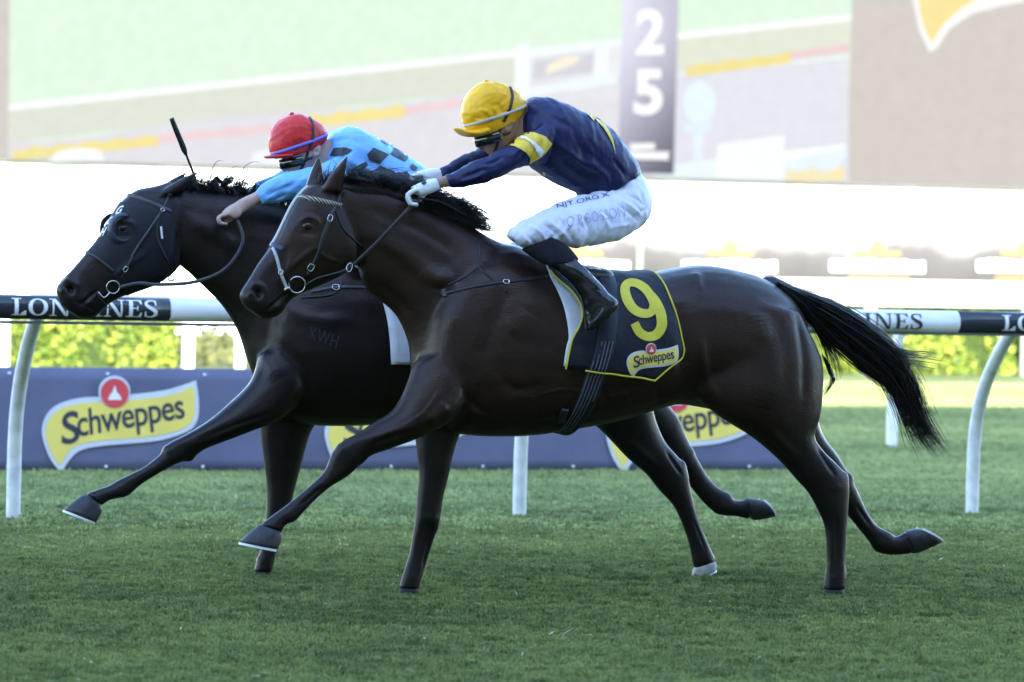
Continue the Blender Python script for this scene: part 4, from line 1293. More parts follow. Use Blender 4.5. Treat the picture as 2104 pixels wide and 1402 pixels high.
def strokes2(S):
    m = HF2
    S.stroke([(300, 520), (262, 545), (232, 570)], .018, .007, m)
    S.stroke([(350, 500), (345, 545), (320, 572)], .016, .006, m)
    S.stroke([(364, 470), (362, 520), (350, 565)], .02, -.014, m)
    S.stroke([(392, 560), (450, 600), (500, 650)], .026, -.010, m)
    S.stroke([(380, 450), (440, 480), (500, 520)], .05, .012, m)
    S.stroke([(560, 600), (620, 650), (720, 660)], .04, .010, m)
    S.stroke([(560, 700), (620, 760), (640, 830)], .04, -.010, m)
    S.stroke([(540, 720), (575, 780)], .05, .014, m)
    S.stroke([(1290, 905), (1350, 960)], .025, .008)
    S.stroke([(1370, 930), (1400, 975)], .012, -.008)
    S.stroke([(1425, 1070), (1450, 1130)], .007, -.005)
    S.stroke([(560, 850), (480, 875), (410, 905)], .018, -.006)
    S.stroke([(196, 640), (170, 625), (150, 618)], .007, -.006, m)

HOOVES1 = [(-.15, ((534, 1077), (580, 1096)), ((492, 1114), (569, 1129)), .040, .056, 'hoof'),
           (.15, ((823, 1205), (858, 1207)), ((808, 1252), (858, 1253)), .030, .052, 'hoof_dark'),
           (-.15, ((1696, 1204), (1732, 1205)), ((1684, 1254), (1736, 1254)), .030, .054, 'hoof_dark'),
           (.14, ((1876, 1140), (1858, 1094)), ((1935, 1114), (1884, 1086)), .042, .055, 'hoof')]
HOOVES2 = [(-.15, ((174, 1014), (211, 1044)), ((131, 1048), (196, 1074)), .040, .056, 'hoof'),
           (.15, ((524, 1170), (556, 1172)), ((512, 1211), (556, 1212)), .030, .052, 'hoof_dark'),
           (-.14, ((1426, 1166), (1468, 1152)), ((1420, 1192), (1470, 1168)), .040, .050, 'hoof_white'),
           (.14, ((1546, 1070), (1528, 1024)), ((1591, 1062), (1560, 1026)), .042, .055, 'hoof')]
# knees, hocks, fetlocks and heel bulbs: x, y, lateral centre, radii in pixels, lateral radius in metres
J1_ = [(705, 925, -.152, 17, 15, .040), (722, 938, -.152, 19, 18, .046), (741, 941, -.15, 13, 12, .03), (592, 1056, -.15, 17, 15, .036), (598, 1062, -.15, 12, 10, .028), (560, 1076, -.15, 17, 9, .036),
       (879, 1064, .15, 26, 24, .044), (886, 1080, .15, 16, 18, .034), (846, 1186, .15, 19, 16, .037),
       (1704, 1000, -.15, 34, 24, .05), (1730, 988, -.15, 14, 20, .030), (1716, 1186, -.15, 22, 18, .038), (1727, 1190, -.15, 12, 12, .026),
       (1736, 986, .14, 18, 17, .04), (1812, 1116, .14, 22, 20, .038), (1822, 1105, .14, 13, 12, .028), (1862, 1106, .14, 14, 12, .036)]
J2_ = [(350, 926, -.152, 18, 14, .040), (370, 934, -.152, 18, 15, .044), (387, 939, -.15, 13, 11, .03), (246, 1004, -.15, 18, 15, .036), (257, 1011, -.15, 12, 10, .028), (205, 1022, -.15, 15, 10, .036),
       (573, 1046, .15, 25, 24, .043), (585, 1060, .15, 14, 16, .032), (544, 1152, .15, 18, 15, .036),
       (1384, 985, -.14, 24, 20, .046), (1398, 963, -.14, 13, 18, .030), (1448, 1150, -.14, 20, 16, .036), (1459, 1150, -.14, 11, 11, .025),
       (1412, 932, .14, 15, 15, .04), (1480, 1038, .14, 20, 19, .037), (1493, 1025, .14, 12, 11, .028), (1530, 1038, .14, 13, 11, .036)]
BAY1 = ((0.020, 0.0096, 0.0066), (0.0055, 0.0045, 0.0048))
BAY2 = ((0.011, 0.0082, 0.0078), (0.0055, 0.0052, 0.006))
horse1, S1 = build_horse(HF1, 'horse', 'dark bay racehorse wearing the black number 9 saddle cloth', 
    [(TORSO1, 2.15), (NECK1, 2.0), (HEAD1, 2.2), (EAR1N, 2), (EAR1F, 2), (NFORE1, 2), (FFORE1, 2), (NHIND1, 2.1), (FHIND1, 2.1)],
    HOOVES1, (635, 464), (527, 604), BAY1, joints=J1_, strokes=strokes1)
horse2, S2 = build_horse(HF2, 'horse', 'black brown racehorse in a dark hood on the far side',
    [(TORSO2, 2.15), (NECK2, 2.0), (HEAD2, 2.2), (EAR2N, 2), (EAR2F, 2), (NFORE2, 2), (FFORE2, 2), (NHIND2, 2.1), (FHIND2, 2.1)],
    HOOVES2, (254, 470), (140, 596), BAY2, joints=J2_, strokes=strokes2)

# ---- manes and tails
def crest_points(S, fr, pix):
    out = []
    for x, y in pix:
        base = fr.P(x, y, 0)
        p, _ = S.cast(base + np.array([0, 0, .25]), np.array([0, 0, -1.0]))
        out.append(p if p is not None else base)
    return np.array(out)
def crest_hair(S, fr, pix, count, rise, back, length, seed, wsp=.02, droop=.04, cluster=0.0):
    C = catmull(crest_points(S, fr, pix), 8)
    r = np.random.default_rng(seed); out = []
    for i in range(count):
        s = r.random() * (len(C) - 1.001); k = int(s)
        p = C[k] * (1 - s + k) + C[k + 1] * (s - k)
        cl = math.sin(k * 1.7) * cluster
        L = length * r.uniform(.3, 1.0) ** .8 * (1 + cl) * (1.5 if r.random() < .12 else 1)
        w = r.normal(0, wsp)
        up, bk = rise * r.uniform(.5, 1.25) * (1 + .8 * cl), back * r.uniform(.7, 1.2)
        pts = [p + fr.n * r.normal(0, .012) - np.array([0, 0, .02]),
               p + np.array([0, 0, up * L * .5]) + fr.t * bk * L * .25 + fr.n * w * .5,
               p + np.array([0, 0, up * L * .75 + r.normal(0, .008)]) + fr.t * bk * L * .6 + fr.n * w,
               p + np.array([0, 0, up * L * .75 - droop * r.uniform(0, 1.6) + r.normal(0, .012)]) + fr.t * bk * L + fr.n * w * 1.3]
        out.append((pts, r.uniform(.6, 1.4)))
    return out
st = crest_hair(S1, HF1, [(700, 378), (760, 378), (830, 395), (900, 425), (950, 452)], 1250, .34, .9, .17, 11, wsp=.04, droop=.05)
st += crest_hair(S1, HF1, [(650, 372), (690, 372), (730, 374)], 160, .8, .5, .09, 12)
st += sweep_hair(HF1, [(860, 405), (905, 412), (945, 425), (985, 448), (1004, 452)], [(890, 430), (930, 440), (968, 462), (1000, 478), (1034, 486)], 300, .035, 5, -.01, (.45, 1.1))
st += sweep_hair(HF1, [(880, 402), (925, 408), (960, 420), (1000, 440), (1016, 446)], [(930, 450), (965, 462), (990, 474), (1020, 482), (1046, 486)], 70, .04, 9, -.01, (.5, 1.1))
st += sweep_hair(HF1, [(905, 408), (930, 406), (952, 412), (965, 414)], [(920, 415), (945, 420), (970, 430), (990, 436)], 60, .02, 3)
st += sweep_hair(HF1, [(960, 440), (975, 446), (992, 452), (1006, 446)], [(955, 455), (980, 462), (995, 460), (1000, 458)], 70, .012, 2)
# forelock and the fringe that falls over the near side of the neck
for i in range(420):
    x = RNG.uniform(705, 935); y = np.interp(x, [700, 760, 830, 900, 950], [372, 374, 392, 420, 450]) + 6
    p, n_ = S1.hit(x, y + 8)
    if p is None: continue
    L = RNG.uniform(.04, .11)
    pts = [p + n_ * .002 - HF1.n * .0, p + n_ * .010 + HF1.t * L * .45 - HF1.z * L * .18, p + n_ * .014 + HF1.t * L * .9 - HF1.z * L * (.45 + RNG.normal(0, .12)),
           p + n_ * .014 + HF1.t * L * 1.3 - HF1.z * L * (.75 + RNG.normal(0, .2))]
    st.append((pts, RNG.uniform(.7, 1.4)))
v, f = hair(st, .0016)
mk('mane', v, f, M['hair_black'], horse1, fix=False)

tl = sweep_hair(HF1, [(1598, 578), (1650, 600), (1716, 624), (1780, 662), (1838, 712), (1880, 790), (1912, 862), (1944, 918)],
                [(1610, 596), (1652, 634), (1692, 690), (1752, 746), (1822, 796), (1852, 850), (1868, 890), (1896, 926)], 620, .034, 8, 0, (.70, 1.04))
tl += sweep_hair(HF1, [(1600, 580), (1660, 608), (1730, 640), (1790, 690), (1840, 760), (1880, 830), (1920, 890), (1950, 925)], [(1606, 590), (1654, 622), (1710, 668), (1772, 722), (1830, 790), (1866, 850), (1886, 900), (1912, 935)], 330, .02, 4, 0, (.85, 1.03))
tl += sweep_hair(HF1, [(1690, 630), (1760, 660), (1830, 705), (1880, 770), (1902, 840), (1930, 900)], [(1660, 640), (1720, 700), (1800, 770), (1846, 850), (1862, 900), (1880, 935)], 130, .04, 16, 0, (.6, 1.05))
tl += sweep_hair(HF1, [(1660, 640), (1690, 672), (1712, 712), (1730, 740), (1738, 772)], [(1650, 640), (1676, 680), (1692, 716), (1702, 752), (1706, 790)], 110, .02, 5, 0, (.5, 1.05))
tl += sweep_hair(HF1, [(1700, 650), (1790, 690), (1850, 715), (1910, 722), (1960, 730)], [(1760, 690), (1820, 730), (1862, 748), (1900, 756), (1925, 762)], 80, .025, 6, 0, (.6, 1.05))
tl += sweep_hair(HF1, [(1820, 740), (1870, 780), (1890, 830), (1894, 860), (1930, 838)], [(1800, 740), (1850, 782), (1872, 820), (1884, 850), (1890, 870)], 60, .02, 4, 0, (.6, 1.05))
tl += sweep_hair(HF1, [(1700, 740), (1712, 768), (1706, 790), (1692, 812), (1686, 818)], [(1690, 730), (1704, 770), (1716, 780), (1700, 800), (1694, 806)], 26, .01, 3)
v, f = hair(tl, .0017)
mk('tail', v, f, M['hair_black'], horse1, fix=False)
v, f = tube([HF1.P(1580, 590), HF1.P(1618, 606), HF1.P(1660, 640), HF1.P(1705, 685), HF1.P(1750, 730), HF1.P(1790, 770)], [.05, .045, .038, .03, .022, .01], n=12)
mk('dock', v, f, M['hair_black'], horse1)

st2 = crest_hair(S2, HF2, [(362, 388), (400, 392), (450, 394), (520, 404), (600, 425), (680, 458)], 1300, .5, .55, .10, 21, wsp=.03, droop=.02, cluster=.35)
st2 += crest_hair(S2, HF2, [(420, 392), (470, 396), (520, 404)], 60, .8, .45, .15, 22, wsp=.02, droop=.0)
st2 += sweep_hair(HF2, [(440, 392), (436, 376), (444, 364), (455, 374), (472, 366), (482, 362)], [(456, 394), (448, 382), (452, 372), (460, 380), (474, 376), (486, 370)], 160, .01, 2, 0, (.8, 1.0))
v, f = hair(st2, .0017)
mk('mane', v, f, M['hair_black'], horse2, fix=False)
tl2 = sweep_hair(HF2, [(1255, 590), (1340, 620), (1440, 670), (1560, 720), (1650, 765), (1716, 768)], [(1265, 600), (1330, 660), (1420, 730), (1530, 790), (1620, 830), (1692, 846)], 500, .03, 6, 0, (.8, 1.0))
v, f = hair(tl2, .0022)
mk('tail', v, f, M['hair_black'], horse2, fix=False)
# ================================================================== tack
M['leather'] = mat('black_leather', (0.016, 0.016, 0.019), 0.42, 0.45, noise=0.2, nscale=40)
M['leather_grey'] = mat('worn_leather', (0.06, 0.06, 0.07), 0.5, 0.4, noise=0.2, nscale=40)
M['steel'] = mat('bright_steel', (0.62, 0.62, 0.62), 0.22, 0.5, metal=1.0, noise=0.05)
M['web_white'] = mat('pale_webbing', (0.42, 0.42, 0.42), 0.65, 0.3, noise=0.15, nscale=120)
M['navy_patch'] = mat('navy_leather', (0.035, 0.038, 0.075), 0.5, 0.4, noise=0.1, nscale=30)
M['cloth_black'] = mat('black_cloth', (0.010, 0.012, 0.020), 0.62, 0.3, noise=0.15, nscale=12, bump=0.6, bscale=8, bdist=0.03)
M['cloth_yellow'] = mat('yellow_cloth', (0.62, 0.52, 0.05), 0.6, 0.3, noise=0.08, nscale=15, bump=0.3, bscale=25)
M['cloth_white'] = mat('white_cloth', (0.62, 0.64, 0.70), 0.7, 0.25, noise=0.08, nscale=15, bump=0.4, bscale=14, bdist=0.02)
M['girth'] = mat('girth_web', (0.012, 0.014, 0.022), 0.6, 0.3, noise=0.15, nscale=60)
M['girth_line'] = mat('girth_stitch', (0.10, 0.105, 0.145), 0.6, 0.35, noise=0.1)
def band_mat():
    m = mat('striped_browband', (0.5, 0.5, 0.45), 0.45, 0.4, noise=0.05)
    nt = m.node_tree; b = nt.nodes['Principled BSDF']
    tc = nt.nodes.new('ShaderNodeTexCoord'); wv = nt.nodes.new('ShaderNodeTexWave'); wv.inputs['Scale'].default_value = 42; wv.bands_direction = 'DIAGONAL'
    cr = nt.nodes.new('ShaderNodeValToRGB'); cr.color_ramp.elements[0].position = .45; cr.color_ramp.elements[1].position = .55
    cr.color_ramp.elements[0].color = (.02, .02, .03, 1); cr.color_ramp.elements[1].color = (.42, .38, .27, 1)
    nt.links.new(tc.outputs['Object'], wv.inputs['Vector']); nt.links.new(wv.outputs['Fac'], cr.inputs['Fac']); nt.links.new(cr.outputs['Color'], b.inputs['Base Color'])
    return m
M['browband'] = band_mat()

def add(name, geo, m, parent, **k): return mk(name, geo[0], geo[1], M[m], parent, **k)
def buckle(S, fr, x, y, ang, w, h, parent, m='steel'):
    p, n = S.hit(x, y)
    n = n / np.linalg.norm(n)
    a = np.cross(n, np.array([0, 0, 1.0])); a /= np.linalg.norm(a); b = np.cross(n, a)
    c_, s_ = math.cos(math.radians(ang)), math.sin(math.radians(ang))
    a, b = a * c_ + b * s_, -a * s_ + b * c_
    q = [p + n * .007 + a * w * i + b * h * j for i, j in ((-1, -1), (1, -1), (1, 1), (-1, 1), (-1, -1))]
    return add('buckle', tube(q, .0022, n=6, sub=3), m, parent)
def sring(S, x, y, R, r, parent, m='steel', lift=.006, name='bit_ring'):
    p, n = S.hit(x, y)
    n = -ray(x, y) * .6 + n * .4; n /= np.linalg.norm(n)
    a = np.cross(n, np.array([0, 0, 1.0])); a /= np.linalg.norm(a); b = np.cross(n, a)
    add(name, torus(p + n * lift, a, b, R, r, 28, 8), m, parent)
    return p + n * lift

def bridle1():
    S, fr, h = S1, HF1, horse1
    brow = add('bridle', loop_strap(S, fr, (602, 402), (770, 442), .021, .006, -100, 100, 40), 'browband', h, label='browband with pale diagonal stripes')
    for sgn in (0, 1):
        g = strap(S, [(690, 426), (681, 440), (672, 465), (662, 492), (653, 524), (643, 546), (632, 566)], .017, .006)
        g2 = strap(S, [(688, 428), (705, 470), (725, 491), (744, 506)], .009, .005)
        g3 = strap(S, [(690, 426), (697, 408), (704, 394)], .017, .006)
        g4 = strap(S, [(561, 510), (568, 528), (574, 551), (581, 573), (590, 594)], .013, .006)
        if sgn:
            g, g2, g3, g4 = [(np.array([mir(q, fr) for q in v]), f) for v, f in (g, g2, g3, g4)]
        add('cheek_strap', g, 'leather', brow); add('throat_strap', g2, 'leather', brow); add('head_strap', g3, 'leather', brow)
        add('nose_strap', g4, 'web_white' if not sgn else 'leather', brow)
    # strap down the middle of the face
    P, N = [], []
    for x, y in catmull([(630, 382), (600, 425), (580, 458), (563, 488), (553, 503)], 8):
        base = fr.P(x, y, 0); d = (fr.P(x - 60, y - 40, 0) - base); d /= np.linalg.norm(d)
        p, n = S.cast(base + d * .25, -d)
        if p is not None: P.append(p); N.append(d - fr.n * .5)
    add('face_strap', ribbon(smooth_line(P), smooth_line(N, 5), .016, .007), 'web_white', brow)
    add('nose_patch', loop_strap(S, fr, (553, 500), (640, 555), .024, .007, -45, 45, 16), 'navy_patch', brow)
    buckle(S, fr, 677, 449, 70, .011, .008, brow); buckle(S, fr, 638, 549, 60, .012, .010, brow); buckle(S, fr, 577, 560, 75, .008, .007, brow)
    r = sring(S, 610, 585, .033, .0032, brow)
    add('bit', tube([r - fr.t * .033 + fr.z * -.012, r - fr.t * .05 - fr.z * .02, S.hit(590, 600)[0] + fr.n * .02], [.005, .006, .006], n=8), 'steel', brow)
    # reins
    hand = fr.P(860, 410, -.12)
    pts = [r + fr.t * .034, fr.P(655, 571, -.10), fr.P(682, 564, -.11), fr.P(718, 550, -.13), fr.P(780, 493, -.14), fr.P(830, 440, -.135), hand]
    P = catmull(pts, 6); N = np.tile(-fr.n, (len(P), 1))
    wv = np.interp(np.linspace(0, 1, len(P)), [0, .4, .6, 1], [.008, .010, .016, .020])
    add('rein', ribbon(P, N, wv, .005), 'leather', brow)
    pts = [mir(r, fr) + fr.t * .034, fr.P(690, 560, .10), fr.P(770, 470, .12), fr.P(860, 378, .05)]
    P = catmull(pts, 6); add('rein', ribbon(P, np.tile(fr.n, (len(P), 1)), .014, .005), 'leather', brow)
    c = fr.P(718, 550, -.135)
    add('martingale_ring', torus(c, fr.t * .8 + fr.z * .3, fr.z, .013, .0025, 20, 6, sy=1.3), 'steel', brow)
    P = catmull([fr.P(862, 408, -.11), fr.P(890, 412, -.1), fr.P(920, 424, -.09), fr.P(950, 440, -.07), fr.P(975, 455, -.03)], 5)
    add('rein', ribbon(P, np.tile(fr.z, (len(P), 1)), .014, .004), 'leather', brow)
bridle1()
# breastplate and cords of the bay horse
bp = add('breastplate', strap(S1, [(905, 606), (960, 592), (1010, 583), (1060, 577), (1125, 568)], .016, .005), 'leather', horse1)
add('cord', strap(S1, [(981, 500), (986, 525), (982, 547), (1002, 566), (1042, 602)], .007, .004), 'leather', bp)
add('cord', strap(S1, [(982, 549), (955, 570), (920, 585)], .006, .004), 'leather', bp)
add('keeper', strap(S1, [(911, 594), (915, 610)], .02, .008), 'leather_grey', bp)
buckle(S1, HF1, 1040, 580, 0, .010, .007, bp)

# ---- saddle cloth
def cloth_grid(S, fr, front, rear, ns, off, folds=0.0):
    """front/rear: pixel polylines from hem to spine; returns near, spine and mirrored rows as one draped sheet"""
    Fc, Rc = catmull(front, 5), catmull(rear, 5)
    m = min(len(Fc), len(Rc))
    tt = np.linspace(0, 1, 22)
    def at(K, t):
        x = t * (len(K) - 1); k = min(int(x), len(K) - 2)
        return K[k] * (1 - x + k) + K[k + 1] * (x - k)
    rows = []
    for t in tt:
        row = []
        for j in range(ns + 1):
            q = at(Fc, t) * (1 - j / ns) + at(Rc, t) * (j / ns)
            p, n = S.hit(q[0], q[1])
            if p is None: row.append(None)
            else: row.append(p + n * (off + folds * (math.sin(j * .8 + t * 5) * .5 + .5) * (1 - t)))
        rows.append(row)
    good = [r for r in rows if all(x is not None for x in r)]
    near = np.array(good)
    top = near[-1]
    spine = []
    for p in top:
        w = np.dot(p - fr.o, fr.n)
        c = p - fr.n * w
        s_, _ = S.cast(c + fr.z * .4, -fr.z)
        spine.append((s_ if s_ is not None else c) + fr.z * off)
    spine = np.array(spine)
    mids = []
    for k in (0.35, 0.7):
        mid = []
        for p, s_ in zip(top, spine):
            w0 = np.dot(p - fr.o, fr.n) * (1 - k)
            c = np.array([s_[0], s_[1], 0]) + fr.n * w0
            q, _ = S.cast(np.array([c[0], c[1], s_[2] + .4]), -fr.z)
            q = p * (1 - k) + s_ * k if q is None else q + fr.z * off
            mid.append(q)
        mids.append(np.array(mid))
    A = list(near) + mids + [spine]
    B = [np.array([mir(p, fr) for p in r]) for r in (list(near) + mids)[::-1]]
    G = np.array(A + B)
    return G, len(near)
def sheet(G, thick, fr):
    r, c, _ = G.shape
    V = G.reshape(-1, 3)
    F = [(i * c + j, i * c + j + 1, (i + 1) * c + j + 1, (i + 1) * c + j) for i in range(r - 1) for j in range(c - 1)]
    return V, F
def sheet_obj(name, G, thick, m, parent, fr):
    V, F = sheet(G, thick, fr)
    o = mk(name, V, F, m, parent)
    md = o.modifiers.new('thickness', 'SOLIDIFY'); md.thickness = thick; md.offset = 0
    return o
def as_sculpt(V, F):
    E = np.array(sorted({tuple(sorted((f[i], f[(i + 1) % len(f)]))) for f in F for i in range(len(f))}))
    return Sculpt(np.asarray(V, float), F, E)

SCF = [(1160, 756), (1172, 700), (1186, 674), (1193, 650), (1188, 625), (1170, 600), (1140, 574), (1128, 560)]
SCR = [(1340, 778), (1378, 748), (1402, 727), (1398, 700), (1383, 640), (1366, 594), (1350, 571), (1338, 563)]
G, nn = cloth_grid(S1, HF1, SCF, SCR, 26, .012, .010)
# hem: pull the lower edge down to the traced line
cloth1 = sheet_obj('saddle_cloth', G, .004, M['cloth_black'], horse1, HF1)
CS1 = as_sculpt(*sheet(G, 0, HF1))
def edge_tube(pts, r=.004): return tube(pts, r, n=8, sub=2)
add('piping', edge_tube(G[:, 0][:nn] - HF1.n * .003), 'cloth_yellow', cloth1)
add('piping', edge_tube(G[:, -1][:nn] - HF1.n * .003), 'cloth_yellow', cloth1)
add('piping', edge_tube(G[0, 6:] - HF1.n * .004), 'cloth_yellow', cloth1)
# white underlay that shows in front of the cloth
Gw, nw = cloth_grid(S1, HF1, [(1157, 752), (1163, 712), (1168, 690), (1160, 640), (1147, 604), (1130, 572), (1126, 560)], [(1200, 752), (1205, 712), (1215, 690), (1220, 650), (1215, 620), (1190, 585), (1170, 565)], 6, .006)
sheet_obj('underlay', Gw, .003, M['cloth_white'], horse1, HF1)
_k9 = lambda P: np.array(P, float) * .3424 + np.array([1000, 440])
n9 = [stroke_poly(_k9([(1002, 545), (985, 590), (935, 598), (880, 572), (842, 515), (828, 452), (850, 418), (900, 420), (950, 452), (985, 500), (1002, 545)]), [17, 17, 18, 19, 20, 19, 17, 17, 18, 18, 17]),
      stroke_poly(_k9([(965, 465), (1010, 525), (1042, 600), (1048, 670), (1018, 722), (965, 736), (915, 710), (885, 655)]), [14, 19, 21, 21, 20, 18, 18, 17])]
v2, f2 = merge([(np.column_stack([v, np.zeros(len(v))]), f) for v, f in n9])
v2, f2 = refine(v2[:, :2], f2, 9)
v, f = lay(CS1, v2, f2, .004)
mk('number', v, f, M['cloth_yellow'], cloth1, fix=False)
mf = lambda P: (np.asarray(P) - np.array([86, 783])) * np.array([.329, .355]) + np.array([1287, 709]) + (np.asarray(P)[:, :1] - 86) * np.array([[0, 0.0]])
lg = None
for nm, (v2, f2), mt, lv in logo_shapes(mf, 9):
    v, f = lay(CS1, v2, f2, .003 + .0012 * lv)
    o = mk('logo' if lg is None else nm, v, f, M[mt], cloth1, smooth=False, fix=False)
    lg = o
# girth
ga_, gb_ = (1222, 560), (1146, 888)
SBC = as_sculpt(*merge([(S1.V, S1.F), sheet(G, 0, HF1)]))
gr = add('girth', loop_strap(SBC, HF1, ga_, gb_, .084, .010, 0, 360, 72, it=2), 'girth', horse1)
for d in (-16, -9, -2, 5, 12):
    P, N, full = loop_line(SBC, HF1, (ga_[0] + d, ga_[1]), (gb_[0] + d, gb_[1]), 80, 165, 36, lift=.0105, it=2)
    add('stitch_line', ribbon(P, N, .005, .002), 'girth_line', gr)
add('tongue', strap(S1, [(1160, 838), (1152, 862)], .03, .02), 'leather', gr)
# saddle
def saddle(S, fr, fx, fy, h):
    sec = [(1085, 528, 1080, 565, .10), (1110, 522, 1105, 570, .13), (1150, 534, 1145, 585, .15), (1195, 544, 1190, 590, .16), (1225, 548, 1222, 588, .16), (1240, 552, 1238, 580, .13)]
    sec = [(fx(a), fy(b), fx(c), fy(d), e) for a, b, c, d, e in sec]
    Sd = remesh([loft(fr, sec, n=24, p=2.2)], .007, 5)
    s_ = mk('saddle', Sd.V, Sd.F, M['leather'], h, fix=False)
    for sg in (-1, 1):
        tp = fr.P(fx(1165), fy(575), 0) + fr.n * sg * .235; lo = fr.P(fx(1222), fy(640), -.352); lo = lo if sg < 0 else mir(lo, fr)
        P = catmull([tp, (tp + lo) / 2 + fr.n * sg * .02, lo], 6)
        add('stirrup_leather', ribbon(P, np.tile(fr.n * sg, (len(P), 1)), .018, .004), 'leather', s_)
        add('stirrup_iron', torus(lo - fr.z * .012, fr.n, fr.z * .8 + fr.t * .6, .052, .004, 24, 8, sy=1.0), 'leather_grey', s_)
    return s_
ident = lambda q: q
sd1 = saddle(S1, HF1, ident, ident, horse1)
add('cantle_plate', tube([HF1.P(1208, 553, -.12), HF1.P(1222, 552, -.12), HF1.P(1236, 557, -.12)], .006, n=8), 'steel', sd1)

# ---- tack of the far horse
def project(V):
    q = V - EYE
    d = q @ FW
    return np.column_stack([1052 + FPX * (q @ RT) / d, 701 - FPX * (q @ UP) / d])
def submesh(S, keep, off):
    N = S.normals()
    V = S.V + N * off
    F = [f for f, k in zip(S.F, keep[S.Q].all(1)) if k]
    used = np.unique(np.array([i for f in F for i in f])); mp = np.full(len(V), -1); mp[used] = np.arange(len(used))
    return V[used], [tuple(int(mp[i]) for i in f) for f in F]
M['hood'] = mat('hood_lycra', (0.009, 0.010, 0.015), 0.6, 0.35, noise=0.1, nscale=20, bump=0.1, bscale=60)
M['cup'] = mat('eye_cup', (0.032, 0.036, 0.062), 0.4, 0.45, noise=0.1, nscale=20)
def side(p, a, b): return (b[0] - a[0]) * (p[:, 1] - a[1]) - (b[1] - a[1]) * (p[:, 0] - a[0])
pc = fr_pix = HF2.uzw(S2.V)
# position of every vertex on the horse's middle plane, in pixels
flat2 = project(S2.V - np.outer((S2.V - HF2.o) @ HF2.n, HF2.n))
keep = (side(flat2, (172, 508), (262, 612)) < 0) & (side(flat2, (330, 384), (372, 560)) > 0) & (side(flat2, (318, 408), (400, 400)) > -40)
v, f = submesh(S2, keep, .0035)
hood = mk('hood', v, f, M['hood'], horse2, fix=False)
for sg in (-1, 1):
    p, n = S2.hit(252, 472)
    if sg > 0: p, n = mir(p, HF2), n - 2 * HF2.n * np.dot(n, HF2.n)
    n = n / np.linalg.norm(n)
    # half bowl behind the eye, open to the front: bright rim towards the muzzle side
    V, F = [], []
    na, nr = 26, 5
    a1 = HF2.t; a2 = HF2.z
    for i in range(na):
        a = math.radians(70 + 220 * i / (na - 1))
        for j in range(nr):
            s = j / (nr - 1)
            R = .066 - .020 * s; lift = .002 + (.022 if sg < 0 else .007) * math.sin(s * math.pi * .55)
            V.append(p + n * lift + R * (math.cos(a) * a1 + math.sin(a) * a2 * 1.08))
    F = [(i * nr + j, i * nr + j + 1, (i + 1) * nr + j + 1, (i + 1) * nr + j) for i in range(na - 1) for j in range(nr - 1)]
    o = mk('eye_cup', V, F, M['cup'], hood)
    md = o.modifiers.new('thickness', 'SOLIDIFY'); md.thickness = .003
for ch, q in (('G', ((230, 443), (243, 436), (240, 424), (251, 421))), ('O', ((212, 464), (224, 456), (222, 447), (230, 443))), ('H', ((200, 487), (207, 484), (209, 466), (216, 466)))):
    t_ = text2d(ch, bold=0.03)
    v2, f2 = refine(quad_map(t_[0], *q) + np.array([6.0, 2.0]), t_[1], 3)
    v, f = lay(S2, v2, f2, .006)
    if len(v): mk('letter', v, f, M['letter_white'], hood, smooth=False, fix=False)
def bridle2():
    S, fr, h = S2, HF2, horse2
    br = add('bridle', loop_strap(S, fr, (256, 398), (420, 470), .019, .008, -100, 95, 36), 'leather_grey', h)
    for sgn in (0, 1):
        gs = [(strap(S, [(331, 435), (312, 468), (290, 500), (270, 535), (250, 572)], .014, .007), 'cheek_strap', 'leather'),
              (strap(S, [(326, 443), (302, 478), (284, 505), (270, 528)], .010, .010), 'cheek_strap', 'leather_grey'),
              (strap(S, [(327, 440), (323, 470), (324, 496), (340, 530), (352, 556)], .012, .007), 'throat_strap', 'leather'),
              (strap(S, [(333, 432), (342, 415), (350, 398)], .016, .007), 'head_strap', 'leather')]
        for (v, f), nm, m in gs:
            if sgn: v = np.array([mir(q, fr) for q in v])
            add(nm, (v, f), m, br)
    add('nose_strap', loop_strap(S, fr, (170, 511), (262, 590), .016, .008, -110, 110, 40), 'leather', br)
    buckle(S, fr, 257, 552, 60, .010, .008, br); buckle(S, fr, 333, 432, 20, .006, .006, br)
    r = sring(S, 232, 590, .027, .0028, br)
    add('tongue_ring', torus(fr.P(214, 618, -.05), fr.t * .75 - fr.z * .9, fr.n * .7 + fr.t * .4 + fr.z * .1, .045, .0022, 28, 6, sy=.5), 'leather', br)
    add('bit', tube([fr.P(203, 601, -.075), fr.P(214, 612, -.08), fr.P(226, 601, -.08)], .003, n=6), 'steel', br)
    pts = [r + fr.t * .027, fr.P(285, 582, -.10), fr.P(323, 585, -.12), fr.P(392, 581, -.14), fr.P(452, 560, -.16), fr.P(486, 525, -.17), fr.P(499, 489, -.17), fr.P(487, 452, -.16)]
    P = catmull(pts, 6); add('rein', ribbon(P, np.tile(-fr.n, (len(P), 1)), .015, .005), 'leather_grey', br)
    P = catmull([mir(r, fr), fr.P(330, 575, .12), fr.P(420, 480, .12), fr.P(470, 410, .08)], 6)
    add('rein', ribbon(P, np.tile(fr.n, (len(P), 1)), .014, .005), 'leather', br)
    v, f = box(fr.P(332, 478, -.105), fr.t * .004, fr.n * .002, fr.z * .026 + fr.t * -.003); mk('tag', v, f, M['letter_white'], br, smooth=False)
    v, f = torus(fr.P(352, 572, -.06), fr.t, fr.z, .012, .0025, 18, 6); mk('throat_ring', v, f, M['leather'], br)
bridle2()
bp2 = add('breastplate', strap(S2, [(640, 600), (680, 592), (720, 590), (770, 592)], .016, .006), 'leather_grey', horse2)
buckle(S2, HF2, 690, 591, 0, .012, .010, bp2)
add('strap', strap(S2, [(620, 612), (680, 606), (700, 590), (700, 575)], .01, .005), 'leather', bp2)
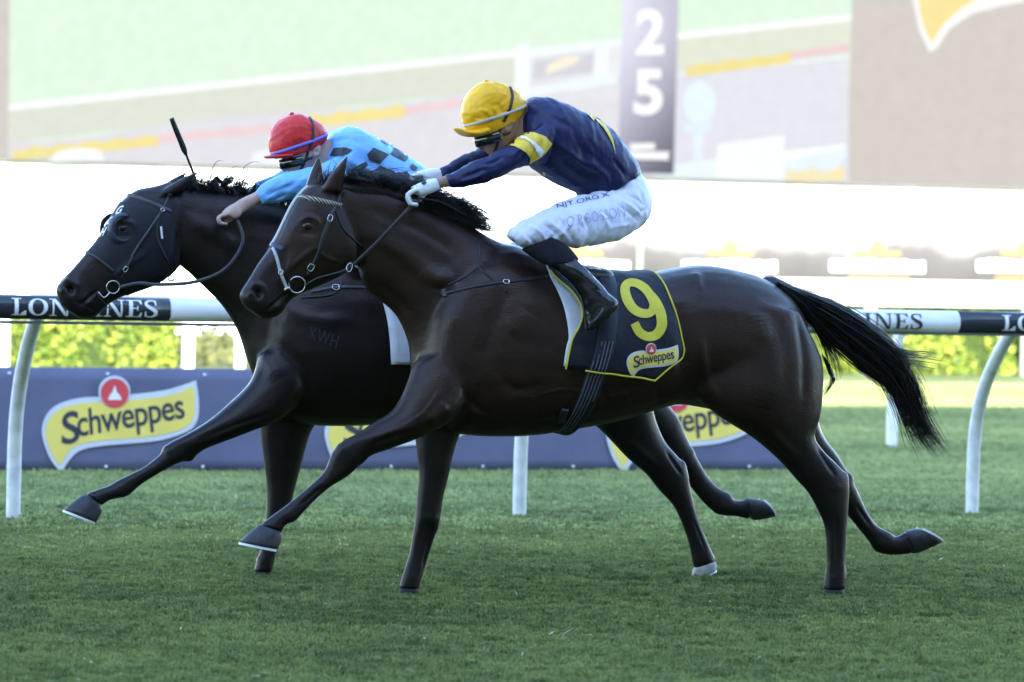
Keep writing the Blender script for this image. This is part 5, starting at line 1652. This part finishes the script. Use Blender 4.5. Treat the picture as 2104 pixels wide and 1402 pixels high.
G2, n2 = cloth_grid(S2, HF2, [(803, 748), (800, 700), (795, 660), (786, 625), (775, 600), (765, 560)], [(1005, 748), (1040, 720), (1045, 680), (1040, 640), (1030, 600), (1020, 565)], 14, .010)
sheet_obj('saddle_cloth', G2, .004, M['cloth_white'], horse2, HF2)
ga2, gb2 = (_fx2(1222), _fy2(560)), (_fx2(1146), _fy2(888))
add('girth', loop_strap(S2, HF2, ga2, gb2, .08, .012, 0, 360, 64), 'girth', horse2)
saddle(S2, HF2, _fx2, _fy2, horse2)
# brand on the far horse's shoulder
t_ = text2d('KWH', bold=-0.012, spacing=1.1)
v2, f2 = refine(quad_map(t_[0], (636, 697), (690, 716), (640, 671), (697, 690)), t_[1], 6)
v, f = lay(S2, v2, f2, .0012)
M['brand'] = mat('brand_hair', (0.05, 0.05, 0.055), 0.6, 0.2, noise=0.3, nscale=80)
mk('brand', v, f, M['brand'], horse2, smooth=False, fix=False)
# ================================================================== riders
M['skin'] = mat('skin', (0.34, 0.20, 0.145), 0.5, 0.35, noise=0.12, nscale=18, bump=0.12, bscale=120, attr=True)
M['navy_silk'] = mat('navy_silk', (0.008, 0.010, 0.062), 0.46, 0.36, noise=0.12, nscale=7, bump=0.35, bscale=16, stretch=(1, 1, 1.6), bdist=0.012)
M['blue_silk'] = mat('blue_silk', (0.17, 0.42, 0.82), 0.42, 0.45, noise=0.06, nscale=7, bump=0.35, bscale=15, bdist=0.012)
M['check_silk'] = mat('charcoal_silk', (0.022, 0.025, 0.036), 0.45, 0.45, noise=0.1, nscale=10, bump=0.3, bscale=15, bdist=0.012)
M['yellow_silk'] = mat('yellow_silk', (0.74, 0.50, 0.04), 0.4, 0.45, noise=0.06, nscale=7, bump=0.25, bscale=20, bdist=0.01)
M['gold_silk'] = mat('gold_silk', (0.88, 0.45, 0.008), 0.45, 0.35, noise=0.07, nscale=8, bump=0.45, bscale=30, bdist=0.008)
M['red_silk'] = mat('red_silk', (0.62, 0.028, 0.026), 0.45, 0.35, noise=0.07, nscale=8, bump=0.45, bscale=30, bdist=0.008)
M['violet_band'] = mat('violet_band', (0.16, 0.19, 0.62), 0.5, 0.4, noise=0.05)
M['grey_band'] = mat('grey_band', (0.48, 0.45, 0.38), 0.5, 0.4, noise=0.05)
M['breeches'] = mat('white_breeches', (0.70, 0.71, 0.88), 0.5, 0.35, noise=0.04, nscale=8, bump=0.3, bscale=14, stretch=(1, 1, 1.5), bdist=0.014)
M['boot'] = mat('boot_leather', (0.006, 0.006, 0.007), 0.20, 0.5, noise=0.15, nscale=25, bump=0.5, bscale=22, bdist=0.012)
M['suede'] = mat('boot_suede', (0.010, 0.010, 0.013), 0.85, 0.15, noise=0.2, nscale=30)
M['glove'] = mat('white_glove', (0.74, 0.75, 0.78), 0.55, 0.35, noise=0.05, nscale=20, bump=0.2, bscale=70)
M['goggle'] = mat('goggle_lens', (0.010, 0.011, 0.014), 0.12, 0.6, coat=0.6, noise=0.05)
M['stitch'] = mat('stitched_text', (0.34, 0.36, 0.52), 0.6, 0.2, noise=0.1)
M['print_navy'] = mat('navy_print', (0.03, 0.035, 0.07), 0.6, 0.2, noise=0.1)

def folds(S, amp, scale, seed, axis=None, ridge=True):
    """cloth folds: warped sine ridges pushed into the surface"""
    r = np.random.default_rng(seed)
    N = S.normals(); X = S.V; D = np.zeros(len(X))
    for k in range(5):
        d = r.normal(size=3)
        if axis is not None: d = d * .45 + np.asarray(axis) * 1.3 * (1 if r.random() < .5 else -1)
        d /= np.linalg.norm(d)
        w = r.normal(size=3); w /= np.linalg.norm(w)
        w2 = r.normal(size=3); w2 /= np.linalg.norm(w2)
        f = scale * r.uniform(.6, 1.7)
        ph = f * (X @ d) + 1.6 * np.sin(.37 * f * (X @ w) + r.uniform(0, 6)) + 1.2 * np.sin(.6 * f * (X @ w2) + r.uniform(0, 6))
        s = np.sin(ph)
        m = .5 + .5 * np.sin(.31 * f * (X @ w2) + r.uniform(0, 6))
        D += (s ** 3 if ridge else s) * m / (1 + .35 * k)
    S.V = X + N * (amp * D / 2.2)[:, None]
    S._bvh = None; S._N = None

def finger(fr, pts, r):
    return tube([fr.P(x, y, w) for x, y, w in pts], [r, r * .98, r * .92, r * .8][:len(pts)] + [r * .8] * max(0, len(pts) - 4), n=10, sub=3)

def hand_geo(fr, wrist, knuck, tips, wc, hw, r=.0095, thumb=None, spread=1.0):
    """wrist/knuck: pixel edges (top, bottom); tips: two pixel points the fingers bend through"""
    (w0, w1), (k0, k1) = wrist, knuck
    mid0 = ((w0[0] + k0[0]) / 2, (w0[1] + k0[1]) / 2 - 2); mid1 = ((w1[0] + k1[0]) / 2, (w1[1] + k1[1]) / 2 + 2)
    G = [loft(fr, [(*w0, *w1, hw * .72, wc), (*mid0, *mid1, hw, wc), (*k0, *k1, hw * .98, wc)], n=16, p=2.6)]
    for i in range(4):
        s = (i - 1.5) / 1.5
        ww = wc + s * hw * .78 * spread
        kx = k0[0] * (.62 - .1 * s) + k1[0] * (.38 + .1 * s); ky = k0[1] * (.62 - .1 * s) + k1[1] * (.38 + .1 * s)
        ln = (1.0, 1.06, 1.0, .82)[i]
        p1 = (kx + (tips[0][0] - kx) * ln, ky + (tips[0][1] - ky) * ln)
        p2 = (kx + (tips[1][0] - kx) * ln, ky + (tips[1][1] - ky) * ln)
        p3 = (kx + (tips[2][0] - kx) * ln, ky + (tips[2][1] - ky) * ln)
        G.append(finger(fr, [(kx + 6, ky, ww), (*p1, ww), (*p2, ww), (*p3, ww)], r * (1, 1.02, 1, .88)[i]))
    if thumb: G.append(tube([fr.P(*q) for q in thumb], [r * 1.15, r * 1.1, r * .95], n=10, sub=3))
    return G

def build_jockey(fr, label, D):
    pr = root('person', fr.P(*D['base']), label, 'person')
    # --- the body: one continuous surface under the clothes
    B = []
    for key, ins in (('torso', .016), ('pelvis', .016), ('thigh_n', .014), ('thigh_f', .014), ('sleeve_n', .014), ('sleeve_f', .012), ('boot_n', .010), ('boot_f', .010)):
        B.append(loft(fr, D[key], n=18, inset=ins))
    for k in ('head', 'neck', 'arm_n', 'arm_f'):
        B.append(loft(fr, D[k], n=22, p=2.2))
    B += D['extra'](fr)
    Sb = remesh(B, .0048, 4)
    D['face'](Sb)
    Sb.smooth(1, .4)
    col = np.tile(np.array(D['skin']), (len(Sb.V), 1))
    mk('body', Sb.V, Sb.F, M['skin'], pr, fix=False, col=col)
    # --- jacket
    Sj = remesh([loft(fr, D['torso'], n=28, p=2.3), loft(fr, D['sleeve_n'], n=20), loft(fr, D['sleeve_f'], n=20)], .0065, 5)
    folds(Sj, D.get('fold', .008) * 1.7, 30, D['seed'], axis=fr.t * .9 + fr.z * .35); folds(Sj, .0055, 80, D['seed'] + 1, axis=fr.t)
    D['jstroke'](Sj)
    Sj.smooth(1, .4)
    jk = mk('jacket', Sj.V, Sj.F, M[D['silk']], pr, fix=False)
    # --- breeches and boots
    Sp = remesh([loft(fr, D['pelvis'], n=26, p=2.2), loft(fr, D['thigh_n'], n=22, p=2.1), loft(fr, D['thigh_f'], n=22, p=2.1)], .0065, 6)
    folds(Sp, .010, 40, D['seed'] + 2, axis=fr.t * .9 - fr.z * .3); folds(Sp, .006, 95, D['seed'] + 3, axis=fr.t * .8 + fr.z * .5)
    D['bstroke'](Sp)
    Sp.smooth(1, .4)
    bz = mk('breeches', Sp.V, Sp.F, M['breeches'], pr, fix=False)
    for k in ('boot_n', 'boot_f'):
        St = remesh([loft(fr, D[k], n=22, p=2.1)], .0055, 3)
        folds(St, .006, 60, D['seed'] + 5); 
        bt = mk('boot', St.V, St.F, M['boot'], pr, fix=False)
        c = D[k][:4]
        c = [(s[0] + (s[0] - s[2]) * .05, s[1] + (s[1] - s[3]) * .05, s[2] - (s[0] - s[2]) * .05, s[3] - (s[1] - s[3]) * .05, s[4] + .004, s[5]) for s in c]
        Sc = remesh([loft(fr, c[:3], n=22, p=2.1)], .006, 3)
        mk('boot_cuff', Sc.V, Sc.F, M['suede'], bt, fix=False)
    # --- cap with peak, bands and goggles
    Sc = remesh([loft(fr, D['cap'], n=26)], .0055, 4)
    N0 = Sc.normals()
    D['capfold'](Sc)
    cp = mk('cap', Sc.V, Sc.F, M[D['capm']], pr, fix=False)
    Sk = remesh([loft(fr, D['peak'], n=22, p=2.4)], .0035, 3)
    mk('peak', Sk.V, Sk.F, M[D['capm']], cp, fix=False)
    A_, B_ = D['band']
    add('band', loop_strap(Sc, fr, A_, B_, .013, .0075, 0, 360, 60, it=6), D['bandm'], cp)
    add('goggle_strap', strap(Sc, D['gstrap'], .013, .005, it=6), 'leather', cp)
    add('cap_button', ellipsoid(fr.P(*D['button']), fr.t * .011, fr.z * .007, fr.n * .011, 12, 8), D['capm'], cp)
    gg = add('goggles', loop_strap(Sb, fr, D['gog'][0], D['gog'][1], .042, .009, -80, 78, 40, it=3), 'goggle', pr)
    add('strap', loop_strap(Sb, fr, D['gog'][0], D['gog'][1], .014, .005, 88, 112, 10), 'leather', gg)
    ch = strap(Sb, D['chin'], .012, .004)
    add('chin_strap', ch, 'leather', cp)
    return pr, Sb, Sj, Sp, jk, bz, cp

# ------------------------------ rider of the bay horse
J1 = dict(
 base=(1190, 560), seed=31, skin=(.30, .19, .14), silk='navy_silk', capm='gold_silk', bandm='grey_band', fold=.007,
 torso=[(1080, 207, 1062, 258, .055), (1100, 201, 1066, 286, .125), (1132, 204, 1078, 322, .185), (1168, 217, 1099, 346, .20), (1207, 237, 1127, 366, .19),
        (1246, 264, 1158, 382, .175), (1279, 300, 1184, 396, .165), (1300, 334, 1195, 408, .16), (1308, 353, 1200, 414, .155)],
 sleeve_n=[(1132, 248, 1120, 338, .055, -.15), (1096, 266, 1092, 338, .066, -.18), (1052, 294, 1064, 347, .060, -.20), (1012, 314, 1022, 367, .053, -.19), (968, 336, 976, 382, .048, -.165),
           (932, 352, 940, 388, .040, -.14), (912, 358, 925, 388, .032, -.125)],
 sleeve_f=[(1100, 250, 1095, 310, .05, .15), (1040, 288, 1050, 334, .055, .18), (988, 303, 1002, 348, .050, .16), (942, 324, 954, 362, .044, .12), (897, 350, 906, 376, .032, .075)],
 pelvis=[(1304, 346, 1212, 402, .14), (1322, 376, 1218, 424, .158), (1331, 410, 1240, 455, .155), (1326, 444, 1268, 474, .12), (1308, 466, 1290, 480, .06)],
 thigh_n=[(1285, 372, 1326, 452, .085, -.085), (1238, 392, 1285, 488, .092, -.11), (1182, 404, 1232, 502, .088, -.15), (1132, 424, 1184, 508, .080, -.185),
          (1084, 447, 1128, 503, .068, -.21), (1052, 468, 1088, 508, .056, -.225), (1042, 484, 1064, 504, .036, -.228)],
 thigh_f=[(1285, 376, 1318, 452, .085, .085), (1230, 408, 1268, 478, .088, .11), (1165, 440, 1205, 496, .08, .15), (1100, 474, 1138, 516, .07, .185), (1050, 500, 1080, 530, .058, .205)],
 boot_n=[(1074, 512, 1128, 486, .050, -.232), (1100, 530, 1162, 506, .058, -.260), (1128, 546, 1186, 534, .055, -.290), (1156, 566, 1206, 554, .048, -.318),
         (1181, 592, 1228, 576, .043, -.338), (1194, 616, 1248, 600, .043, -.348), (1200, 640, 1271, 624, .044, -.352), (1202, 662, 1250, 652, .042, -.352), (1204, 680, 1222, 675, .030, -.352)],
 boot_f=[(1050, 528, 1100, 502, .050, .222), (1085, 545, 1140, 522, .058, .255), (1118, 560, 1172, 546, .055, .285), (1150, 580, 1196, 566, .048, .315),
         (1175, 602, 1218, 586, .043, .335), (1190, 626, 1240, 610, .043, .345), (1196, 650, 1262, 634, .044, .35), (1198, 672, 1242, 660, .042, .35), (1200, 690, 1214, 684, .028, .35)],
 head=[(975, 232, 1066, 205, .070), (976, 262, 1072, 232, .074), (981, 284, 1070, 254, .072), (990, 300, 1064, 272, .064), (1000, 313, 1050, 290, .052), (1008, 321, 1034, 304, .036)],
 neck=[(1040, 300, 1072, 232, .052), (1062, 306, 1088, 218, .058), (1085, 320, 1105, 215, .07)],
 arm_n=[(940, 353, 950, 384, .028, -.14), (918, 360, 926, 384, .024, -.125), (893, 368, 900, 388, .022, -.11), (872, 374, 880, 396, .026, -.11)],
 arm_f=[(940, 330, 950, 358, .028, .11), (905, 350, 910, 372, .024, .075), (880, 354, 886, 374, .022, .045)],
 cap=[(974, 284, 1068, 244, .084), (964, 274, 1075, 230, .093), (957, 262, 1078, 220, .101), (950, 246, 1079, 211, .104), (950, 219, 1066, 190, .101), (961, 193, 1045, 177, .086), (980, 174, 1022, 169, .055), (993, 168, 1008, 167, .022)],
 peak=[(990, 258, 996, 276, .09), (968, 266, 976, 282, .088), (950, 266, 956, 280, .07), (938, 262, 942, 272, .045), (933, 262, 935, 267, .02)],
 band=((955, 259), (1079, 216)), button=(1000, 167), gstrap=[(1048, 180), (1053, 196), (1050, 214), (1044, 232), (1034, 250)],
 gog=((980, 293), (1066, 262)), chin=[(1032, 252), (1026, 272), (1022, 296), (1016, 312)],
)
def _extra1(fr):
    return [tube([fr.P(981, 282, 0), fr.P(984, 294, 0), fr.P(989, 303, 0)], [.010, .014, .013], n=10),
            ellipsoid(fr.P(1046, 259, -.078), fr.t * .020, fr.z * .029 + fr.t * .006, fr.n * .010, 14, 10),
            ellipsoid(fr.P(1046, 259, .078), fr.t * .020, fr.z * .029, fr.n * .010, 14, 10),
            ellipsoid(fr.P(1000, 309, 0), fr.t * .012, fr.z * .007, fr.n * .024, 12, 8)]
def _face1(S):
    S.stroke([(1044, 256), (1047, 262)], .010, -.008)
    S.stroke([(1000, 296), (1012, 300)], .012, .003)
J1['extra'] = _extra1; J1['face'] = _face1
def _jst1(S):
    S.stroke([(1085, 335), (1100, 312), (1112, 290)], .018, -.014)             # arm hole fold
    S.stroke([(1150, 300), (1190, 330), (1230, 345)], .022, .010)
    S.stroke([(1165, 330), (1205, 360), (1240, 365)], .018, -.012)
    S.stroke([(1220, 345), (1245, 365), (1250, 388)], .020, .014)
    S.stroke([(1262, 330), (1278, 350), (1285, 362)], .012, -.010)
    S.stroke([(1090, 235), (1140, 245), (1180, 265)], .020, -.007)
    S.stroke([(1010, 345), (980, 355), (950, 366)], .010, -.009)
    S.stroke([(1030, 325), (1010, 335), (990, 338)], .010, -.009)
    S.stroke([(1000, 352), (975, 366), (945, 374)], .010, .008)
    S.stroke([(1070, 310), (1060, 330)], .010, -.008)
J1['jstroke'] = _jst1
def _bst1(S):
    for a, b, am in (((1186, 440), (1200, 472), .007), ((1196, 442), (1208, 470), -.007), ((1230, 436), (1250, 468), .007), ((1240, 434), (1258, 462), -.006), ((1276, 412), (1320, 446), .008), ((1272, 424), (1312, 456), -.008),
                     ((1292, 456), (1330, 428), -.007), ((1284, 398), (1326, 424), -.006), ((1118, 462), (1158, 497), -.008), ((1128, 456), (1170, 494), .007), ((1070, 478), (1104, 507), -.007), ((1062, 474), (1090, 504), .006), ((1090, 462), (1128, 500), .006), ((1150, 450), (1180, 500), -.006), ((1252, 470), (1300, 462), .005)):
        S.stroke([a, ((a[0] + b[0]) / 2 + 2, (a[1] + b[1]) / 2 - 2), b], .0095, am)
J1['bstroke'] = _bst1
def _capf(rows, seed):
    def g(S):
        for (a, b), am in rows:
            S.stroke([a, b], .010, am * 1.6)
        folds(S, .0045, 75, seed); folds(S, .003, 150, seed + 1)
        S.smooth(1, .4)
    return g
J1['capfold'] = _capf([(((970, 240), (995, 247)), -.005), (((966, 250), (990, 256)), -.005), (((1012, 228), (1022, 245)), -.005), (((1024, 215), (1036, 236)), -.004), (((998, 236), (1010, 250)), -.005), (((985, 226), (1004, 230)), .004)], 5)
pers1, SB1, SJ1, SP1, jk1, bz1, cap1 = build_jockey(HF1, 'rider in navy and yellow silks with yellow cap, standing in the stirrups', J1)

def patch(S, pts, m, parent, name, off=.003, maxlen=6, sm=0):
    P = smooth_outline(pts, sm) if sm else np.array(pts, float)
    v2, f2 = poly2d(P, maxlen)
    v, f = lay(S, v2, f2, off)
    if len(v): return mk(name, v, f, M[m], parent, fix=False)
ab = patch(SJ1, [(1043, 300), (1051, 287), (1063, 277), (1080, 272), (1098, 273), (1120, 281), (1134, 296), (1127, 307), (1113, 322), (1088, 337), (1089, 325), (1081, 314), (1070, 307), (1056, 301)], 'yellow_silk', jk1, 'armband')
patch(SJ1, [(1058, 286), (1068, 281), (1080, 282), (1098, 293), (1116, 310), (1109, 323), (1107, 311), (1090, 294), (1078, 287), (1068, 287)], 'letter_white', ab, 'armband_stripe', .006)
patch(SJ1, [(1221, 243), (1232, 248), (1243, 258), (1252, 272), (1260, 290), (1264, 318), (1261, 305), (1255, 290), (1247, 275), (1238, 262), (1228, 252)], 'yellow_silk', jk1, 'chevron')
patch(SJ1, [(1200, 228), (1212, 234), (1223, 241), (1219, 249)], 'yellow_silk', jk1, 'chevron')
patch(SJ1, [(1115, 352), (1121, 354), (1122, 362), (1117, 360)], 'yellow_silk', jk1, 'chevron')
t_ = text2d('O.P.BOSSON', bold=-0.022, spacing=1.05)
v2, f2 = refine(quad_map(t_[0], (1166, 466), (1285, 444), (1164, 446), (1279, 424)), t_[1], 5)
v, f = lay(SP1, v2, f2, .003); mk('stitched_name', v, f, M['stitch'], bz1, smooth=False, fix=False)
t_ = text2d('NJT.ORG.X', bold=-0.005)
v2, f2 = refine(quad_map(t_[0], (1146, 431), (1254, 406), (1143, 421), (1250, 395)), t_[1], 5)
v, f = lay(SP1, v2, f2, .003); mk('printed_name', v, f, M['print_navy'], bz1, smooth=False, fix=False)
# gloves
def glove(fr, geo, parent, mt='glove', voxel=.003):
    S = remesh(geo, voxel, 3)
    return mk('glove', S.V, S.F, M[mt], parent, fix=False), S
g1, SG1 = glove(HF1, hand_geo(HF1, ((894, 366), (902, 390)), ((846, 384), (862, 404)), ((838, 400), (844, 418), (856, 420)), -.115, .036, .0098,
     thumb=[(872, 398, -.085), (862, 410, -.085), (852, 414, -.09)]), pers1)
patch(SG1, [(866, 373), (872, 371), (877, 376), (872, 381), (866, 379)], 'print_navy', g1, 'emblem', .002, 3)
glove(HF1, hand_geo(HF1, ((902, 346), (906, 372)), ((858, 352), (868, 376)), ((848, 362), (848, 376), (858, 380)), .05, .036, .0098,
     thumb=[(882, 372, .02), (870, 378, .02), (860, 380, .02)]), pers1)

# ------------------------------ rider of the black horse
sx = lambda x: 903 + (x - 1308) * 0.944
sy = lambda y: 408 + (y - 352) * 0.944
J2 = dict(
 base=(800, 560), seed=57, skin=(.50, .34, .28), silk='blue_silk', capm='red_silk', bandm='violet_band', fold=.006,
 torso=[(676, 283, 660, 332, .055), (692, 267, 664, 352, .125), (722, 262, 678, 372, .185), (760, 276, 702, 396, .20), (800, 297, 736, 424, .19),
        (840, 323, 776, 450, .175), (872, 349, 810, 470, .165), (893, 380, 836, 486, .158), (904, 404, 850, 494, .155)],
 sleeve_n=[(706, 318, 706, 392, .055, -.15), (668, 332, 672, 396, .064, -.18), (632, 346, 644, 406, .060, -.20), (592, 353, 604, 412, .055, -.19), (556, 368, 570, 417, .050, -.17),
           (534, 384, 546, 420, .042, -.155), (520, 395, 536, 420, .033, -.145)],
 sleeve_f=[(690, 322, 690, 372, .05, .15), (628, 340, 636, 376, .052, .17), (580, 351, 590, 386, .046, .15), (534, 372, 542, 402, .040, .12), (503, 388, 512, 410, .030, .09)],
 boot_n=[], boot_f=[],
 head=[(578, 288, 662, 262, .070), (580, 314, 668, 288, .074), (583, 332, 664, 308, .072), (588, 346, 655, 326, .062), (598, 356, 642, 342, .048), (606, 360, 628, 350, .032)],
 neck=[(632, 352, 664, 290, .052), (654, 358, 684, 282, .058), (676, 366, 700, 285, .07)],
 arm_n=[(546, 384, 556, 416, .028, -.155), (520, 397, 534, 418, .024, -.145), (496, 408, 512, 430, .023, -.14), (478, 420, 492, 442, .024, -.145)],
 arm_f=[(540, 376, 546, 400, .028, .115), (506, 390, 513, 408, .024, .09), (480, 400, 486, 418, .022, .07)],
 cap=[(566, 328, 662, 302, .086), (558, 318, 668, 290, .097), (552, 300, 672, 274, .104), (555, 274, 660, 256, .101), (568, 252, 640, 244, .086), (588, 239, 620, 236, .055), (598, 235, 608, 234, .022)],
 peak=[(590, 312, 594, 326, .09), (570, 316, 574, 326, .088), (556, 318, 560, 326, .07), (547, 320, 550, 326, .045), (543, 321, 545, 325, .02)],
 band=((555, 317), (672, 275)), button=(600, 234), gstrap=[(632, 236), (641, 250), (644, 270), (640, 292), (634, 306)],
 gog=((580, 338), (660, 318)), chin=[(634, 306), (630, 322), (622, 342), (612, 356)],
)
for k in ('pelvis', 'thigh_n', 'thigh_f', 'boot_n', 'boot_f'):
    J2[k] = xf(J1[k], sx, sy)
sx2 = lambda x: 903 + (x - 1308) * 0.70
J2['thigh_n'] = xf(J1['thigh_n'], sx2, sy); J2['thigh_f'] = xf(J1['thigh_f'], sx2, sy)
J2['boot_n'] = xf(J1['boot_n'], _fx2, lambda y: _fy2(y) + 14); J2['boot_f'] = xf(J1['boot_f'], _fx2, lambda y: _fy2(y) + 14)
def _extra2(fr):
    return [tube([fr.P(581, 330, 0), fr.P(581, 340, 0), fr.P(584, 348, 0)], [.010, .014, .013], n=10),
            ellipsoid(fr.P(652, 311, -.078), fr.t * .020, fr.z * .029 + fr.t * .006, fr.n * .010, 14, 10),
            ellipsoid(fr.P(652, 311, .078), fr.t * .020, fr.z * .029, fr.n * .010, 14, 10)] + \
        hand_geo(fr, ((480, 418), (496, 442)), ((456, 436), (478, 452)), ((450, 446), (452, 458), (466, 460)), -.15, .036, .0095, thumb=[(484, 440, -.12), (472, 452, -.12), (462, 456, -.125)]) + \
        hand_geo(fr, ((484, 398), (490, 418)), ((462, 402), (468, 424)), ((452, 412), (452, 424), (462, 428)), .07, .036, .0095, thumb=[(478, 416, .04), (468, 424, .04), (460, 428, .04)])
def _face2(S):
    S.stroke([(650, 309), (653, 315)], .010, -.008)
J2['extra'] = _extra2; J2['face'] = _face2
def _jst2(S):
    S.stroke([(690, 350), (700, 325), (718, 300)], .018, -.012)
    S.stroke([(690, 290), (715, 285), (745, 296)], .016, -.008)
    S.stroke([(600, 380), (570, 392), (545, 405)], .010, -.008)
    S.stroke([(590, 400), (565, 410)], .008, -.007)
    S.stroke([(640, 365), (610, 372)], .010, .007)
    S.stroke([(720, 330), (760, 350), (800, 360)], .02, .008)
J2['jstroke'] = _jst2
J2['bstroke'] = lambda S: None
J2['capfold'] = _capf([(((590, 296), (600, 306)), -.005), (((604, 290), (612, 304)), -.005), (((616, 285), (622, 300)), -.004), (((598, 303), (608, 312)), -.004)], 9)
pers2, SB2, SJ2, SP2, jk2, bz2, cap2 = build_jockey(HF2, 'rider in sky blue silks with charcoal checks and red cap', J2)
for poly in ([(678, 321), (686, 305), (710, 303), (724, 308), (714, 317), (700, 322)], [(754, 318), (767, 304), (799, 318), (780, 337), (758, 330)],
             [(802, 317), (810, 304), (841, 321), (833, 333)], [(718, 350), (752, 332), (756, 340), (740, 356)], [(770, 351), (780, 340), (812, 354), (804, 360)],
             [(778, 287), (796, 291), (809, 301), (794, 298)], [(738, 358), (768, 353), (762, 364), (745, 370)], [(846, 336), (858, 346), (852, 352), (842, 344)], [(812, 362), (836, 352), (846, 368), (826, 378)]):
    patch(SJ2, poly, 'check_silk', jk2, 'check', .003)
# waist trim of the blue silks
add('waist_trim', loop_strap(SJ2, HF2, (900, 392), (846, 488), .012, .004, 0, 360, 48, it=6), 'letter_white', jk2)

# ---- riding whip held in the far rider's right hand
wh = root('riding_whip', HF2.P(440, 430, .06), 'thin black riding whip raised over the black horse neck', 'whip')
v, f = tube([HF2.P(468, 440, .065), HF2.P(440, 425, .065), HF2.P(412, 398, .05), HF2.P(398, 358, .03), HF2.P(380, 312, .0)], [.0095, .010, .008, .0055, .005], n=10); mk('shaft', v, f, M['leather'], wh)
P = catmull([HF2.P(382, 318, 0), HF2.P(374, 297, -.01), HF2.P(362, 268, -.02), HF2.P(352, 243, -.03)], 5)
v, f = ribbon(P, np.tile(-HF2.n, (len(P), 1)), np.interp(np.linspace(0, 1, len(P)), [0, .2, .7, 1], [.012, .026, .024, .020]), .006); mk('flap', v, f, M['leather'], wh)
